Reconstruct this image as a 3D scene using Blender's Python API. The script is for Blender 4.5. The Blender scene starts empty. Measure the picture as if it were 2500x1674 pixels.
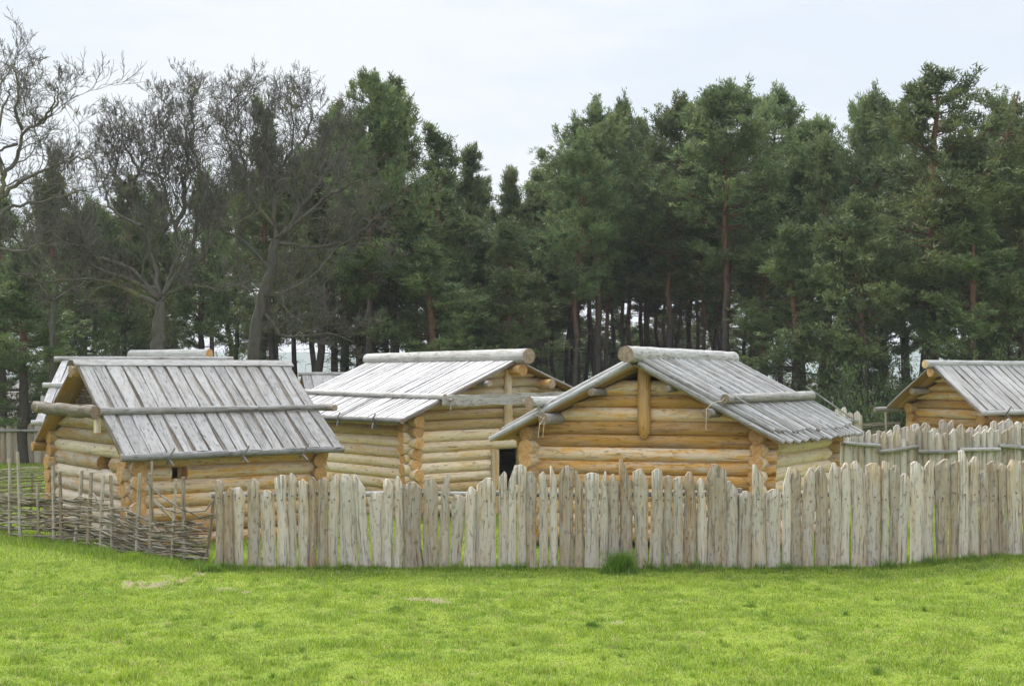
import bpy, math, random
import numpy as np
from mathutils import Vector, Matrix
random.seed(7); np.random.seed(7)
C = bpy.context.scene.collection
F, CX, YH, H = 3500.0, 1250.0, 920.0, 3.45      # focal length and horizon in photo pixels, eye height in metres
PI = math.pi; HAZE = .0003
def at(px, py, Y): return Vector(((px-CX)*Y/F, Y, H-(py-YH)*Y/F))
def sstep(a, b, x):
    t = np.clip((x-a)/(b-a), 0, 1); return t*t*(3-2*t)
# ------------------------------------------------------------------ noise / ground
def vnoise(x, y, seed=0):
    x = np.asarray(x, float); y = np.asarray(y, float)
    xi = np.floor(x).astype(np.int64); yi = np.floor(y).astype(np.int64)
    fx = x-xi; fy = y-yi; fx = fx*fx*(3-2*fx); fy = fy*fy*(3-2*fy)
    def h(a, b):
        n = (a*374761393 + b*668265263 + seed*982451653) & 0xffffffff
        n = ((n ^ (n >> 13))*1274126177) & 0xffffffff
        return ((n ^ (n >> 16)) & 0xffff)/65535.0
    return (h(xi, yi)*(1-fx)+h(xi+1, yi)*fx)*(1-fy)+(h(xi, yi+1)*(1-fx)+h(xi+1, yi+1)*fx)*fy
def fbm(x, y, seed=0, o=3):
    s = 0; a = .5; 
    for i in range(o): s = s+a*vnoise(np.asarray(x)*2**i, np.asarray(y)*2**i, seed+i*17); a *= .5
    return s/(1-.5**o)
def ground_z(x, y):
    x = np.asarray(x, float); y = np.asarray(y, float)
    near = sstep(10, 14, y)*(1-sstep(40, 60, y))
    b = (fbm(x*.35, y*.35, 3)-.5)*.14*near
    b = b*(1-sstep(24, 25.5, y)) + b*.25*sstep(24, 25.5, y)
    r = .24*sstep(5.6, 9.6, x)*sstep(17, 24, y)*(1-sstep(30, 40, y))
    return b+r
def gz(x, y): return float(ground_z(x, y))
# ------------------------------------------------------------------ mesh builder
class MB:
    def __init__(s): s.v=[]; s.f=[]; s.mi=[]; s.lc=[]; s.rn=[]; s.sm=[]
    def add(s, vs, fs, lc, rn, mi=0, smooth=True):
        o = len(s.v); s.v += [tuple(p) for p in vs]; s.lc += [tuple(p) for p in lc]; s.rn += [rn]*len(vs)
        for f in fs: s.f.append(tuple(i+o for i in f)); s.mi.append(mi); s.sm.append(smooth)
    def tube(s, pts, rad, n=8, mi=0, cap=None, jit=0.0, rn=None, squash=1.0, rng=random):
        """round bar along pts; cap = material slot of the sawn ends"""
        pts = [Vector(p) for p in pts]; m = len(pts)
        if not hasattr(rad, '__len__'): rad = [rad]*m
        rn = rng.random() if rn is None else rn
        t = (pts[1]-pts[0]).normalized()
        up = Vector((0,0,1)) if abs(t.z) < .9 else Vector((1,0,0))
        a = t.cross(up).normalized(); b = a.cross(t).normalized()
        vs=[]; lc=[]; s0 = rng.random()*60; L = 0; rj = [1+rng.uniform(-jit,jit) for _ in range(n)]
        for i in range(m):
            if i > 0: L += (pts[i]-pts[i-1]).length
            tt = (pts[min(i+1,m-1)]-pts[max(i-1,0)]).normalized()
            a = (a-tt*a.dot(tt)).normalized(); b = a.cross(tt).normalized()
            for k in range(n):
                th = 2*PI*k/n; r = rad[i]*rj[k]*(1+rng.uniform(-jit,jit)*.6)
                vs.append(pts[i]+a*(r*math.cos(th))+b*(r*math.sin(th)*squash)); lc.append((L+s0, rad[i]*math.cos(th), rad[i]*math.sin(th)))
        fs=[]
        for i in range(m-1):
            for k in range(n):
                k2=(k+1)%n; fs.append((i*n+k, i*n+k2, (i+1)*n+k2, (i+1)*n+k))
        s.add(vs, fs, lc, rn, mi)
        if cap is not None:
            for i, sg in ((0,1),(m-1,-1)):
                ring = [vs[i*n+k] for k in range(n)]; c = sum((Vector(p) for p in ring), Vector())/n
                d = (pts[0]-pts[1]).normalized() if i == 0 else (pts[-1]-pts[-2]).normalized()
                vv = ring+[c+d*rad[i]*.06]; l2 = [(s0, rad[i]*math.cos(2*PI*k/n), rad[i]*math.sin(2*PI*k/n)) for k in range(n)]+[(s0,0,0)]
                ff = [((k+1)%n, k, n) if sg == 1 else (k, (k+1)%n, n) for k in range(n)]
                s.add(vv, ff, l2, rn, cap, False)
    def box(s, o, ex, ey, ez, mi=0, rn=None, smooth=False):
        """box from corner o with edge vectors; ex is the grain direction"""
        o, ex, ey, ez = map(Vector, (o,ex,ey,ez)); rn = random.random() if rn is None else rn
        s0 = random.random()*60; vs=[]; lc=[]
        for i in (0,1):
            for j in (0,1):
                for k in (0,1): vs.append(o+ex*i+ey*j+ez*k); lc.append((s0+ex.length*i, ey.length*j, ez.length*k))
        fs=[(0,1,3,2),(4,6,7,5),(0,4,5,1),(2,3,7,6),(0,2,6,4),(1,5,7,3)]
        s.add(vs, fs, lc, rn, mi, smooth)
    def board(s, p0, p1, side, nrm, w0, w1, th, mi=0, mb=None, wob=.012, rn=None, ns=7, gap_l=0, warp=.006):
        """a riven board from p0 to p1, width along side, thickness along nrm, wavy edges"""
        p0, p1, side, nrm = map(Vector, (p0,p1,side,nrm)); rn = random.random() if rn is None else rn
        L = (p1-p0).length; s0 = random.random()*60; vs=[]; lc=[]
        pa, pb, pc = (random.uniform(0,6) for _ in range(3))
        for i in range(ns+1):
            t = i/ns; w = w0+(w1-w0)*t; c = p0.lerp(p1, t)
            l = -w/2+wob*math.sin(t*7+pa)+random.uniform(-.3,.3)*wob; r = w/2+wob*math.sin(t*6+pb)+random.uniform(-.3,.3)*wob
            lift = nrm*(warp*math.sin(t*5+pc))
            for q, d in ((l,0),(l,th),((l+r)/2,th*1.12),(r,th),(r,0)):
                vs.append(c+side*q+nrm*d+lift); lc.append((s0+L*t, q, d))
        fs=[]
        top=[];bot=[]
        for i in range(ns):
            a=i*5; b=a+5
            for k in range(4): top.append((a+k, a+k+1, b+k+1, b+k))
            bot.append((a+4, a, b, b+4))
        o=len(s.v); s.add(vs, top, lc, rn, mi, False)
        for f in bot: s.f.append(tuple(x+o for x in f)); s.mi.append(mi if mb is None else mb); s.sm.append(False)
        e=ns*5
        for f in ((0,1,2,3,4),(e+4,e+3,e+2,e+1,e)): s.f.append(tuple(x+o for x in f)); s.mi.append(mi); s.sm.append(False)
    def build(s, name, mats, parent=None, loc=None):
        me = bpy.data.meshes.new(name)
        base = Vector(loc) if loc is not None else (parent.matrix_world.translation if parent is not None and False else Vector((0,0,0)))
        off = WORLD.get(parent.name, Vector((0,0,0))) if parent is not None else base
        v = np.array(s.v, dtype=np.float32)
        if loc is not None: off = Vector(loc)
        if len(v): v = v-np.array(off, dtype=np.float32)
        me.from_pydata(v.tolist(), [], s.f)
        fix = me.attributes.new('lc','FLOAT_VECTOR','POINT'); fix.data.foreach_set('vector', np.array(s.lc, dtype=np.float32).ravel())
        fr = me.attributes.new('rnd','FLOAT','POINT'); fr.data.foreach_set('value', np.array(s.rn, dtype=np.float32))
        for m in (mats if isinstance(mats,(list,tuple)) else [mats]): me.materials.append(m)
        me.polygons.foreach_set('material_index', np.array(s.mi, dtype=np.int32)); me.polygons.foreach_set('use_smooth', np.array(s.sm, dtype=bool))
        me.update()
        o = bpy.data.objects.new(name, me); C.objects.link(o)
        if parent is not None:
            o.parent = parent
            if loc is not None: o.location = Vector(loc)-WORLD[root_of(parent)] if False else Vector((0,0,0))
        elif loc is not None: o.location = Vector(loc); WORLD[o.name] = Vector(loc)
        if parent is not None: WORLD[o.name] = off
        return o
WORLD = {}
def root_of(o):
    while o.parent: o = o.parent
    return o.name
def thing(name, label, cat, loc, group=None):
    o = bpy.data.objects.new(name, None); C.objects.link(o); o.location = Vector(loc); o.empty_display_size = .2
    WORLD[o.name] = Vector(loc); o['label'] = label; o['category'] = cat
    if group: o['group'] = group
    return o
def tag(o, label, cat, group=None, kind=None):
    o['label'] = label; o['category'] = cat
    if group: o['group'] = group
    if kind: o['kind'] = kind
    return o
def fast_mesh(name, verts, tris, mats, attrs=None, mi=None, smooth=False):
    me = bpy.data.meshes.new(name); n = len(verts); m = len(tris); k = tris.shape[1]
    me.vertices.add(n); me.vertices.foreach_set('co', np.ascontiguousarray(verts, dtype=np.float32).ravel())
    me.loops.add(m*k); me.loops.foreach_set('vertex_index', np.ascontiguousarray(tris, dtype=np.int32).ravel())
    me.polygons.add(m); me.polygons.foreach_set('loop_start', np.arange(0, m*k, k, dtype=np.int32))
    try: me.polygons.foreach_set('loop_total', np.full(m, k, dtype=np.int32))
    except Exception: pass
    for q in mats: me.materials.append(q)
    if mi is not None: me.polygons.foreach_set('material_index', mi.astype(np.int32))
    me.polygons.foreach_set('use_smooth', np.full(m, smooth))
    me.update(calc_edges=True)
    for nm, a in (attrs or {}).items():
        if a.ndim == 1: at_ = me.attributes.new(nm,'FLOAT','POINT'); at_.data.foreach_set('value', a.astype(np.float32))
        else: at_ = me.attributes.new(nm,'FLOAT_VECTOR','POINT'); at_.data.foreach_set('vector', a.astype(np.float32).ravel())
    return me
# ------------------------------------------------------------------ materials
def new_mat(name):
    m = bpy.data.materials.new(name); m.use_nodes = True; nt = m.node_tree; nt.nodes.clear()
    return m, nt
def ND(nt, t, ins=None, **kw):
    n = nt.nodes.new(t)
    for k, v in kw.items(): setattr(n, k, v)
    for k, v in (ins or {}).items():
        if isinstance(v, bpy.types.NodeSocket): nt.links.new(v, n.inputs[k])
        else: n.inputs[k].default_value = v
    return n
def col(c): return (c[0], c[1], c[2], 1)
def mixc(nt, fac, a, b, mode='MIX'):
    n = nt.nodes.new('ShaderNodeMix'); n.data_type = 'RGBA'; n.blend_type = mode
    for i, v in ((0,fac),(6,a),(7,b)):
        if isinstance(v, bpy.types.NodeSocket): nt.links.new(v, n.inputs[i])
        elif i == 0: n.inputs[0].default_value = v
        else: n.inputs[i].default_value = col(v)
    return n.outputs[2]
def mth(nt, op, a, b=0.0, c=None, clamp=False):
    n = nt.nodes.new('ShaderNodeMath'); n.operation = op; n.use_clamp = clamp
    for i, v in enumerate((a,b,c)):
        if v is None: continue
        if isinstance(v, bpy.types.NodeSocket): nt.links.new(v, n.inputs[i])
        else: n.inputs[i].default_value = v
    return n.outputs[0]
def rng_(nt, v, a, b, lo=0.0, hi=1.0):
    n = nt.nodes.new('ShaderNodeMapRange'); n.interpolation_type = 'SMOOTHSTEP'; nt.links.new(v, n.inputs[0])
    for i, q in enumerate((a,b,lo,hi)): n.inputs[i+1].default_value = q
    return n.outputs[0]
def vscale(nt, v, s):
    n = nt.nodes.new('ShaderNodeVectorMath'); n.operation = 'MULTIPLY'; nt.links.new(v, n.inputs[0]); n.inputs[1].default_value = s; return n.outputs[0]
def noise(nt, v, scale, detail=3, rough=.55):
    n = ND(nt,'ShaderNodeTexNoise',{'Vector':v,'Scale':scale,'Detail':detail,'Roughness':rough}); return n.outputs['Fac']
def wood(name, base, base2, grey, amt, knots=.5, stain=None, stain_amt=0.0, bump=.5, var=.25, crack=.62, rough=.8, tint=.16, warm=0.0, speck=.36):
    m, nt = new_mat(name)
    lc = ND(nt,'ShaderNodeAttribute',attribute_name='lc').outputs['Vector']; rnd = ND(nt,'ShaderNodeAttribute',attribute_name='rnd').outputs['Fac']
    grain = noise(nt, vscale(nt,lc,(1.6,30,30)), 1.0, 5, .7)
    streak = noise(nt, vscale(nt,lc,(.8,9,9)), 1.0, 4, .6)
    blot = noise(nt, vscale(nt,lc,(3.2,7,7)), 1.0, 5, .65)
    c = mixc(nt, rng_(nt,grain,.3,.7), base, base2)
    if warm: c = mixc(nt, mth(nt,'MULTIPLY',mth(nt,'MULTIPLY',rng_(nt,mth(nt,'FRACT',mth(nt,'MULTIPLY',rnd,5.7)),.55,.95),rng_(nt,blot,.35,.6)),warm), c, (.36,.20,.075))
    if stain: c = mixc(nt, mth(nt,'MULTIPLY',rng_(nt,streak,.5,.66),stain_amt), c, stain)
    g = mth(nt,'ADD',mth(nt,'MULTIPLY',streak,.5),mth(nt,'MULTIPLY',blot,.5))
    g = mth(nt,'ADD',g,mth(nt,'MULTIPLY',mth(nt,'SUBTRACT',rnd,.5),tint))
    th = .72-.5*amt
    c = mixc(nt, mth(nt,'MULTIPLY',rng_(nt,g,th-.07,th+.09),.9), c, grey)
    hsv = ND(nt,'ShaderNodeHueSaturation',{'Color':c,'Value':rng_(nt,rnd,0,1,1-var,1+var),'Saturation':rng_(nt,streak,.3,.7,1.12,.85)}); c = hsv.outputs[0]
    cr = rng_(nt, noise(nt, vscale(nt,lc,(1.1,38,38)),1.0,5,.7), .56,.70)
    c = mixc(nt, mth(nt,'MULTIPLY',cr,crack), c, tuple(x*.25 for x in base2))
    spk = rng_(nt, noise(nt, vscale(nt,lc,(8,24,24)),1.0,4,.7), .57,.66); c = mixc(nt, mth(nt,'MULTIPLY',spk,speck), c, tuple(x*.38 for x in base2))
    if knots > 0:
        v = ND(nt,'ShaderNodeTexVoronoi',{'Vector':vscale(nt,lc,(2.0,7.5,7.5)),'Scale':1.0,'Randomness':1.0}).outputs['Distance']
        k = rng_(nt, v, .07,.17,1,0); c = mixc(nt, mth(nt,'MULTIPLY',k,knots), c, tuple(x*.22 for x in base2))
    h = mth(nt,'SUBTRACT',grain,mth(nt,'MULTIPLY',mth(nt,'ADD',cr,spk),.7))
    h = mth(nt,'ADD',h,mth(nt,'MULTIPLY',blot,.7))
    bp = ND(nt,'ShaderNodeBump',{'Strength':bump,'Distance':.012,'Height':h})
    p = ND(nt,'ShaderNodeBsdfPrincipled',{'Base Color':c,'Roughness':rough,'Normal':bp.outputs[0]})
    p.inputs['Specular IOR Level'].default_value = .25
    nt.links.new(p.outputs[0], ND(nt,'ShaderNodeOutputMaterial').inputs[0]); return m
def endgrain(name, a, b):
    m, nt = new_mat(name)
    lc = ND(nt,'ShaderNodeAttribute',attribute_name='lc').outputs['Vector']; rnd = ND(nt,'ShaderNodeAttribute',attribute_name='rnd').outputs['Fac']
    sx = ND(nt,'ShaderNodeSeparateXYZ',{0:lc})
    r = mth(nt,'SQRT',mth(nt,'ADD',mth(nt,'MULTIPLY',sx.outputs[1],sx.outputs[1]),mth(nt,'MULTIPLY',sx.outputs[2],sx.outputs[2])))
    rings = mth(nt,'SINE',mth(nt,'MULTIPLY',mth(nt,'ADD',r,mth(nt,'MULTIPLY',noise(nt,lc,14,2),.02)),420.0))
    n1 = noise(nt, lc, 18, 4)
    ang = mth(nt,'ARCTAN2',sx.outputs[1],sx.outputs[2])
    ck = noise(nt, ND(nt,'ShaderNodeCombineXYZ',{0:mth(nt,'MULTIPLY',ang,2.2),1:mth(nt,'MULTIPLY',r,3.0),2:rnd}).outputs[0], 3.0, 3)
    c = mixc(nt, rng_(nt,n1,.3,.7), a, b)
    c = mixc(nt, mth(nt,'MULTIPLY',rng_(nt,rings,-1,1),.25), c, tuple(x*.5 for x in b))
    c = mixc(nt, mth(nt,'MULTIPLY',rng_(nt,ck,.64,.7),.7), c, tuple(x*.2 for x in b))
    c = ND(nt,'ShaderNodeHueSaturation',{'Color':c,'Value':rng_(nt,rnd,0,1,.8,1.15)}).outputs[0]
    p = ND(nt,'ShaderNodeBsdfPrincipled',{'Base Color':c,'Roughness':.9}); p.inputs['Specular IOR Level'].default_value=.2
    nt.links.new(p.outputs[0], ND(nt,'ShaderNodeOutputMaterial').inputs[0]); return m
HONEY  = wood('honey_log', (.56,.345,.14),(.43,.24,.085),(.47,.37,.25),.40, .6, (.25,.10,.03),.75, 1.0)
HONEY3 = wood('golden_log',(.61,.375,.135),(.49,.27,.085),(.53,.42,.28),.36, .7, (.36,.17,.05),.55, 1.0)
PALE   = wood('pale_log',  (.63,.465,.25),(.51,.345,.155),(.57,.475,.345),.50, .6, (.42,.23,.075),.55, 1.0)
WEATH  = wood('weathered_log',(.53,.365,.20),(.42,.26,.12),(.50,.43,.335),.54, .6, (.30,.14,.045),.85, 1.0)
BOARD  = wood('grey_board',(.305,.288,.27),(.235,.221,.205),(.345,.33,.315),.5, .4, (.25,.235,.22),.35, 1.2, .09, .35, tint=.05, speck=.22)
BOARDW = wood('silver_board',(.42,.405,.40),(.32,.30,.29),(.50,.49,.485),.5, .3, (.33,.29,.26),.5, 1.0, .10, .5, tint=.05)
FRESH  = wood('fresh_board',(.40,.25,.085),(.28,.165,.05),(.32,.24,.14),.3, .4, (.22,.12,.035),.5)
POLE   = wood('grey_pole', (.28,.265,.245),(.195,.18,.165),(.335,.33,.32),.5, .6, (.25,.20,.155),.55, 1.1, .15)
BARKW  = wood('pale_ridge_log',(.37,.35,.32),(.27,.25,.225),(.43,.42,.40),.5, .6, (.30,.25,.20),.5, 1.2, .1)
HEWN   = wood('hewn_beam', (.31,.285,.245),(.215,.19,.16),(.36,.345,.325),.5, .5, (.27,.21,.15),.5, 1.4, .1)
STAKE  = wood('stake_wood',(.505,.417,.308),(.365,.285,.195),(.445,.40,.338),.50, .25, (.25,.13,.05),.7, 1.3, .22, .6, warm=.75, speck=.12)
STAKEF = wood('far_stake_wood',(.43,.36,.26),(.32,.255,.175),(.375,.35,.30),.5, .5, (.30,.19,.09),.65, 1.0, .22, .55)
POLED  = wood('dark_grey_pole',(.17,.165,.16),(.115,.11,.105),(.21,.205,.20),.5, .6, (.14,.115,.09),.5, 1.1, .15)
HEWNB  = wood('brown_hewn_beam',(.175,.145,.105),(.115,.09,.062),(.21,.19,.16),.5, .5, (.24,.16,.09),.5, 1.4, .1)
UNDER  = wood('groove_shade_board',(.15,.115,.085),(.10,.075,.055),(.18,.155,.13),.4, .3)  # dark brown paints the shade in the gaps between roof boards
ROD    = wood('wattle_rod',(.185,.145,.097),(.12,.09,.056),(.25,.215,.17),.5, .4, (.15,.09,.05),.5, .8, .35, .4)
POST   = wood('wattle_post',(.34,.28,.19),(.25,.19,.12),(.35,.32,.27),.45, .5, (.24,.15,.07),.5, 1.0, .2, .45)
END    = endgrain('sawn_end',(.52,.33,.15),(.38,.20,.07))
ENDG   = endgrain('weathered_end',(.33,.255,.19),(.21,.15,.105))
ENDP   = endgrain('pale_end',(.55,.44,.30),(.42,.29,.15))
def flat(name, c, rough=.9):
    m, nt = new_mat(name)
    tc = ND(nt,'ShaderNodeTexCoord').outputs['Object']; n = noise(nt, tc, 9, 3)
    p = ND(nt,'ShaderNodeBsdfPrincipled',{'Base Color':mixc(nt,n,tuple(x*.7 for x in c),tuple(x*1.25 for x in c)),'Roughness':rough})
    nt.links.new(p.outputs[0], ND(nt,'ShaderNodeOutputMaterial').inputs[0]); return m
NAIL = flat('rusty_nail',(.035,.028,.024)); ROPE = flat('hemp_rope',(.50,.44,.32)); DARK = flat('dark_interior',(.02,.018,.016))
def leafmat(name, c1, c2, c3, trans=.3, scale=.6, per_obj=.25):
    m, nt = new_mat(name)
    rnd = ND(nt,'ShaderNodeAttribute',attribute_name='rnd').outputs['Fac']
    oi = ND(nt,'ShaderNodeObjectInfo').outputs['Random']
    tc = ND(nt,'ShaderNodeTexCoord').outputs['Object']; n = noise(nt, tc, scale, 2)
    c = mixc(nt, rng_(nt,n,.38,.62), c1, c2); c = mixc(nt, rng_(nt,rnd,.55,1.0,0,.7), c, c3)
    c = ND(nt,'ShaderNodeHueSaturation',{'Color':c,'Value':rng_(nt,oi,0,1,1-per_obj,1+per_obj),'Hue':rng_(nt,oi,0,1,.485,.515)}).outputs[0]
    d = ND(nt,'ShaderNodeBsdfPrincipled',{'Base Color':c,'Roughness':.55}); d.inputs['Specular IOR Level'].default_value=.3
    t = ND(nt,'ShaderNodeBsdfTranslucent',{'Color':c})
    mx = ND(nt,'ShaderNodeMixShader',{0:trans,1:d.outputs[0],2:t.outputs[0]})
    nt.links.new(mx.outputs[0], ND(nt,'ShaderNodeOutputMaterial').inputs[0]); return m
NEEDLE = leafmat('pine_needles',(.092,.127,.052),(.148,.186,.067),(.215,.252,.086),.34,.7,.22)
SHRUB  = leafmat('shrub_leaves',(.05,.07,.03),(.08,.105,.035),(.14,.175,.045),.3,1.2,.2)
def barkmat(name, lo, hi, z0, z1, lichen=None):
    m, nt = new_mat(name)
    tc = ND(nt,'ShaderNodeTexCoord').outputs['Object']; z = ND(nt,'ShaderNodeSeparateXYZ',{0:tc}).outputs[2]
    n = noise(nt, vscale(nt,tc,(6,6,1.6)), 1.5, 4); zz = mth(nt,'ADD',z,mth(nt,'MULTIPLY',n,3.0))
    c = mixc(nt, rng_(nt,zz,z0,z1), lo, hi); c = mixc(nt, mth(nt,'MULTIPLY',rng_(nt,n,.45,.7),.6), c, tuple(x*.45 for x in lo))
    if lichen: c = mixc(nt, mth(nt,'MULTIPLY',rng_(nt,noise(nt,tc,.9,3),.55,.68),.6), c, lichen)
    p = ND(nt,'ShaderNodeBsdfPrincipled',{'Base Color':c,'Roughness':.95}); p.inputs['Specular IOR Level'].default_value=.1
    nt.links.new(p.outputs[0], ND(nt,'ShaderNodeOutputMaterial').inputs[0]); return m
PBARK = barkmat('pine_bark',(.088,.074,.064),(.185,.10,.062),6.5,11)
OBARK = barkmat('oak_bark',(.080,.073,.061),(.106,.098,.083),2,9,(.16,.155,.06))
# grass: colour from low patches in the meadow; straw and bare earth where they lie
def meadow_mat(name, blade):
    m, nt = new_mat(name)
    pos = ND(nt,'ShaderNodeNewGeometry').outputs['Position']
    n1 = noise(nt, pos, .8, 4, .6); n2 = noise(nt, pos, 4.5, 4, .65); n3 = noise(nt, vscale(nt,pos,(1,1.3,1)), 2.6, 5, .7)
    c = mixc(nt, rng_(nt,n1,.3,.7), (.205,.305,.025), (.275,.37,.034))
    c = mixc(nt, mth(nt,'MULTIPLY',rng_(nt,n2,.45,.75),.32), c, (.165,.275,.028))
    dry = rng_(nt,n3,.54,.68)
    c = mixc(nt, mth(nt,'MULTIPLY',dry,.55 if blade else .9), c, (.36,.32,.12))
    if blade:
        r = ND(nt,'ShaderNodeAttribute',attribute_name='rnd').outputs['Fac']; k = ND(nt,'ShaderNodeAttribute',attribute_name='kind').outputs['Fac']
        c = mixc(nt, rng_(nt,r,.85,.94,0,.7), c, (.50,.44,.22))
        c = mixc(nt, k, c, (.07,.175,.025))
        c = ND(nt,'ShaderNodeHueSaturation',{'Color':c,'Value':rng_(nt,mth(nt,'FRACT',mth(nt,'MULTIPLY',r,7.31)),0,1,.62,1.42)}).outputs[0]
        d = ND(nt,'ShaderNodeBsdfPrincipled',{'Base Color':c,'Roughness':.30}); d.inputs['Specular IOR Level'].default_value=.6
        t = ND(nt,'ShaderNodeBsdfTranslucent',{'Color':c}); mx = ND(nt,'ShaderNodeMixShader',{0:.4,1:d.outputs[0],2:t.outputs[0]})
        nt.links.new(mx.outputs[0], ND(nt,'ShaderNodeOutputMaterial').inputs[0])
    else:
        c = mixc(nt, .45, c, (.12,.125,.03))
        n4 = noise(nt, pos, 30, 4); c = mixc(nt, mth(nt,'MULTIPLY',rng_(nt,n4,.4,.7),.5), c, (.09,.12,.03))
        a = ND(nt,'ShaderNodeAttribute',attribute_name='bare').outputs['Fac']
        c = mixc(nt, a, c, mixc(nt, n4, (.27,.225,.15), (.17,.14,.09)))
        bp = ND(nt,'ShaderNodeBump',{'Strength':.6,'Distance':.03,'Height':n4})
        p = ND(nt,'ShaderNodeBsdfPrincipled',{'Base Color':c,'Roughness':.9,'Normal':bp.outputs[0]}); p.inputs['Specular IOR Level'].default_value=.1
        nt.links.new(p.outputs[0], ND(nt,'ShaderNodeOutputMaterial').inputs[0])
    return m
MEADOW = meadow_mat('meadow_soil', False); BLADE = meadow_mat('grass_blades', True)
LITTER = flat('forest_litter',(.075,.058,.038)); HILLM = flat('hill_forest',(.045,.075,.04))
# ------------------------------------------------------------------ bare patches (real ground marks): (px, py, rx, ry) in metres
BARE = [(395,1418,.50,.10),(325,1421,.3,.05),(490,1398,.2,.05),(600,1448,.14,.04),(545,1441,.16,.04),(1030,1465,.35,.025),(1085,1470,.25,.02),(1500,1520,.15,.03)]
def bare_amt(x, y):
    x = np.asarray(x,float); y = np.asarray(y,float); o = np.zeros_like(x)
    for px, py, rx, ry in BARE:
        Y = F*H/(py-YH); X = (px-CX)*Y/F; sy = ry*Y/3.0
        d = ((x-X)/rx)**2+((y-Y)/sy)**2+(fbm(x*3.3,y*1.6,9,4)-.5)*3.6+(fbm(x*11,y*5,19,2)-.5)*1.6
        o = np.maximum(o, .9*(1-sstep(.1,.95,d)))
    return o
# ------------------------------------------------------------------ setting: ground, litter, hills
def grid_mesh(name, xs, ys, mat, zoff=0.0, zf=None, bare=False):
    X, Y = np.meshgrid(xs, ys); Z = (zf or ground_z)(X, Y)+zoff
    V = np.stack([X,Y,Z],-1).reshape(-1,3); nx, ny = len(xs), len(ys)
    i = np.arange(nx*ny).reshape(ny,nx); q = np.stack([i[:-1,:-1],i[:-1,1:],i[1:,1:],i[1:,:-1]],-1).reshape(-1,4)
    a = {'bare': bare_amt(V[:,0],V[:,1])} if bare else None
    me = fast_mesh(name, V, q, [mat], a, smooth=True); o = bpy.data.objects.new(name, me); C.objects.link(o); o['kind'] = 'structure'
    return o
xs = np.concatenate([[-2400,-1500,-500,-150,-60,-30],np.arange(-18,18.01,.1),[30,60,150,500,1500,2400]])
ys = np.concatenate([[-60,-10,5,10],np.arange(12,34,.1),np.arange(34,70,3),[80,120,200,400,900,1800,2560]])
tag(grid_mesh('ground', xs, ys, MEADOW, bare=True), 'bright green grassy meadow ground reaching back to the forest', 'ground')
tag(grid_mesh('forest_floor', np.concatenate([[-1500,-700,-300,-120],np.linspace(-70,70,40),[120,300,700,1500]]), np.concatenate([np.linspace(58.5,125,20),[200,350,600,1000,1480]]), LITTER, .012, lambda X,Y: ground_z(X,Y)+.02*vnoise(X,Y)), 'brown needle litter floor under the pine belt', 'forest floor')
def hill_z(X, Y): return -2+ (45*np.exp(-((Y-2100)/330)**2))*(.72+.5*fbm(X*.0016+3,Y*.001,5,4)) + 3*fbm(X*.02,Y*.02,8)
tag(grid_mesh('hills', np.linspace(-1900,1900,120), np.linspace(1500,2500,24), HILLM, 0, hill_z), 'distant wooded hills seen bluish between the pine trunks', 'hills')
# ------------------------------------------------------------------ huts
class Frame:
    """hut axes: u along the ridge from the near gable, v across (v<0 one eave, v>0 the other)"""
    def __init__(s, cx, cy, thu, thv, roll, L, W, ze, zr):
        s.o=(cx,cy); s.U=Vector((math.cos(thu),math.sin(thu),0)); s.V=Vector((-math.sin(thv),math.cos(thv),0)); s.roll=roll
        s.L,s.W,s.ze,s.zr=L,W,ze,zr; s.k=(zr-ze)/(W/2)
    def P(s,u,v,z): return Vector((s.o[0]+u*s.U.x+v*s.V.x, s.o[1]+u*s.U.y+v*s.V.y, z+s.roll*v))
    def inv(s,p):
        dx=p[0]-s.o[0]; dy=p[1]-s.o[1]; D=s.U.x*s.V.y-s.U.y*s.V.x; u=(dx*s.V.y-dy*s.V.x)/D; v=(s.U.x*dy-s.U.y*dx)/D; return u,v,p[2]-s.roll*v
    def rz(s,v): return s.zr-s.k*abs(v)
    def nrm(s,sg):
        n = (s.U.cross(s.V*sg-Vector((0,0,s.k)))).normalized(); return n if n.z>0 else -n
    def R(s,u,fr,sg,off=0.0):      # point on the roof: fr 0 ridge .. 1 eave, side sg, lifted off
        v = sg*fr*s.W/2; return s.P(u,v,s.rz(v))+s.nrm(sg)*off
    def v_at(s,px,py,u):
        k=(px-CX)/F; a=s.o[0]+u*s.U.x; b=s.o[1]+u*s.U.y; v=(k*b-a)/(s.V.x-k*s.V.y); Y=b+v*s.V.y
        return v, H-(py-YH)*Y/F-s.roll*v
    def u_at(s,px,py,v):
        k=(px-CX)/F; a=s.o[0]+v*s.V.x; b=s.o[1]+v*s.V.y; u=(k*b-a)/(s.U.x-k*s.U.y); Y=b+u*s.U.y
        return u, H-(py-YH)*Y/F-s.roll*v
def log(mb, p0, p1, r, r1=None, mi=0, cap=1, seg=.45, n=14, jit=.035):
    p0, p1 = Vector(p0), Vector(p1); L=(p1-p0).length; m=max(2,int(L/seg)); r1 = r if r1 is None else r1
    d=(p1-p0).normalized(); sd=d.cross(Vector((0,0,1))); sd = sd.normalized() if sd.length>.1 else Vector((1,0,0))
    a=random.uniform(0,6); b=random.uniform(0,6); am=random.uniform(.2,1)*.06*r
    pts=[]; rs=[]
    for i in range(m+1):
        t=i/m; pts.append(p0.lerp(p1,t)+sd*(am*math.sin(t*5+a))+Vector((0,0,am*.6*math.sin(t*4+b)))); rs.append((r+(r1-r)*t)*(1+random.uniform(-.03,.03)))
    mb.tube(pts, rs, n, mi, cap, jit)
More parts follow.
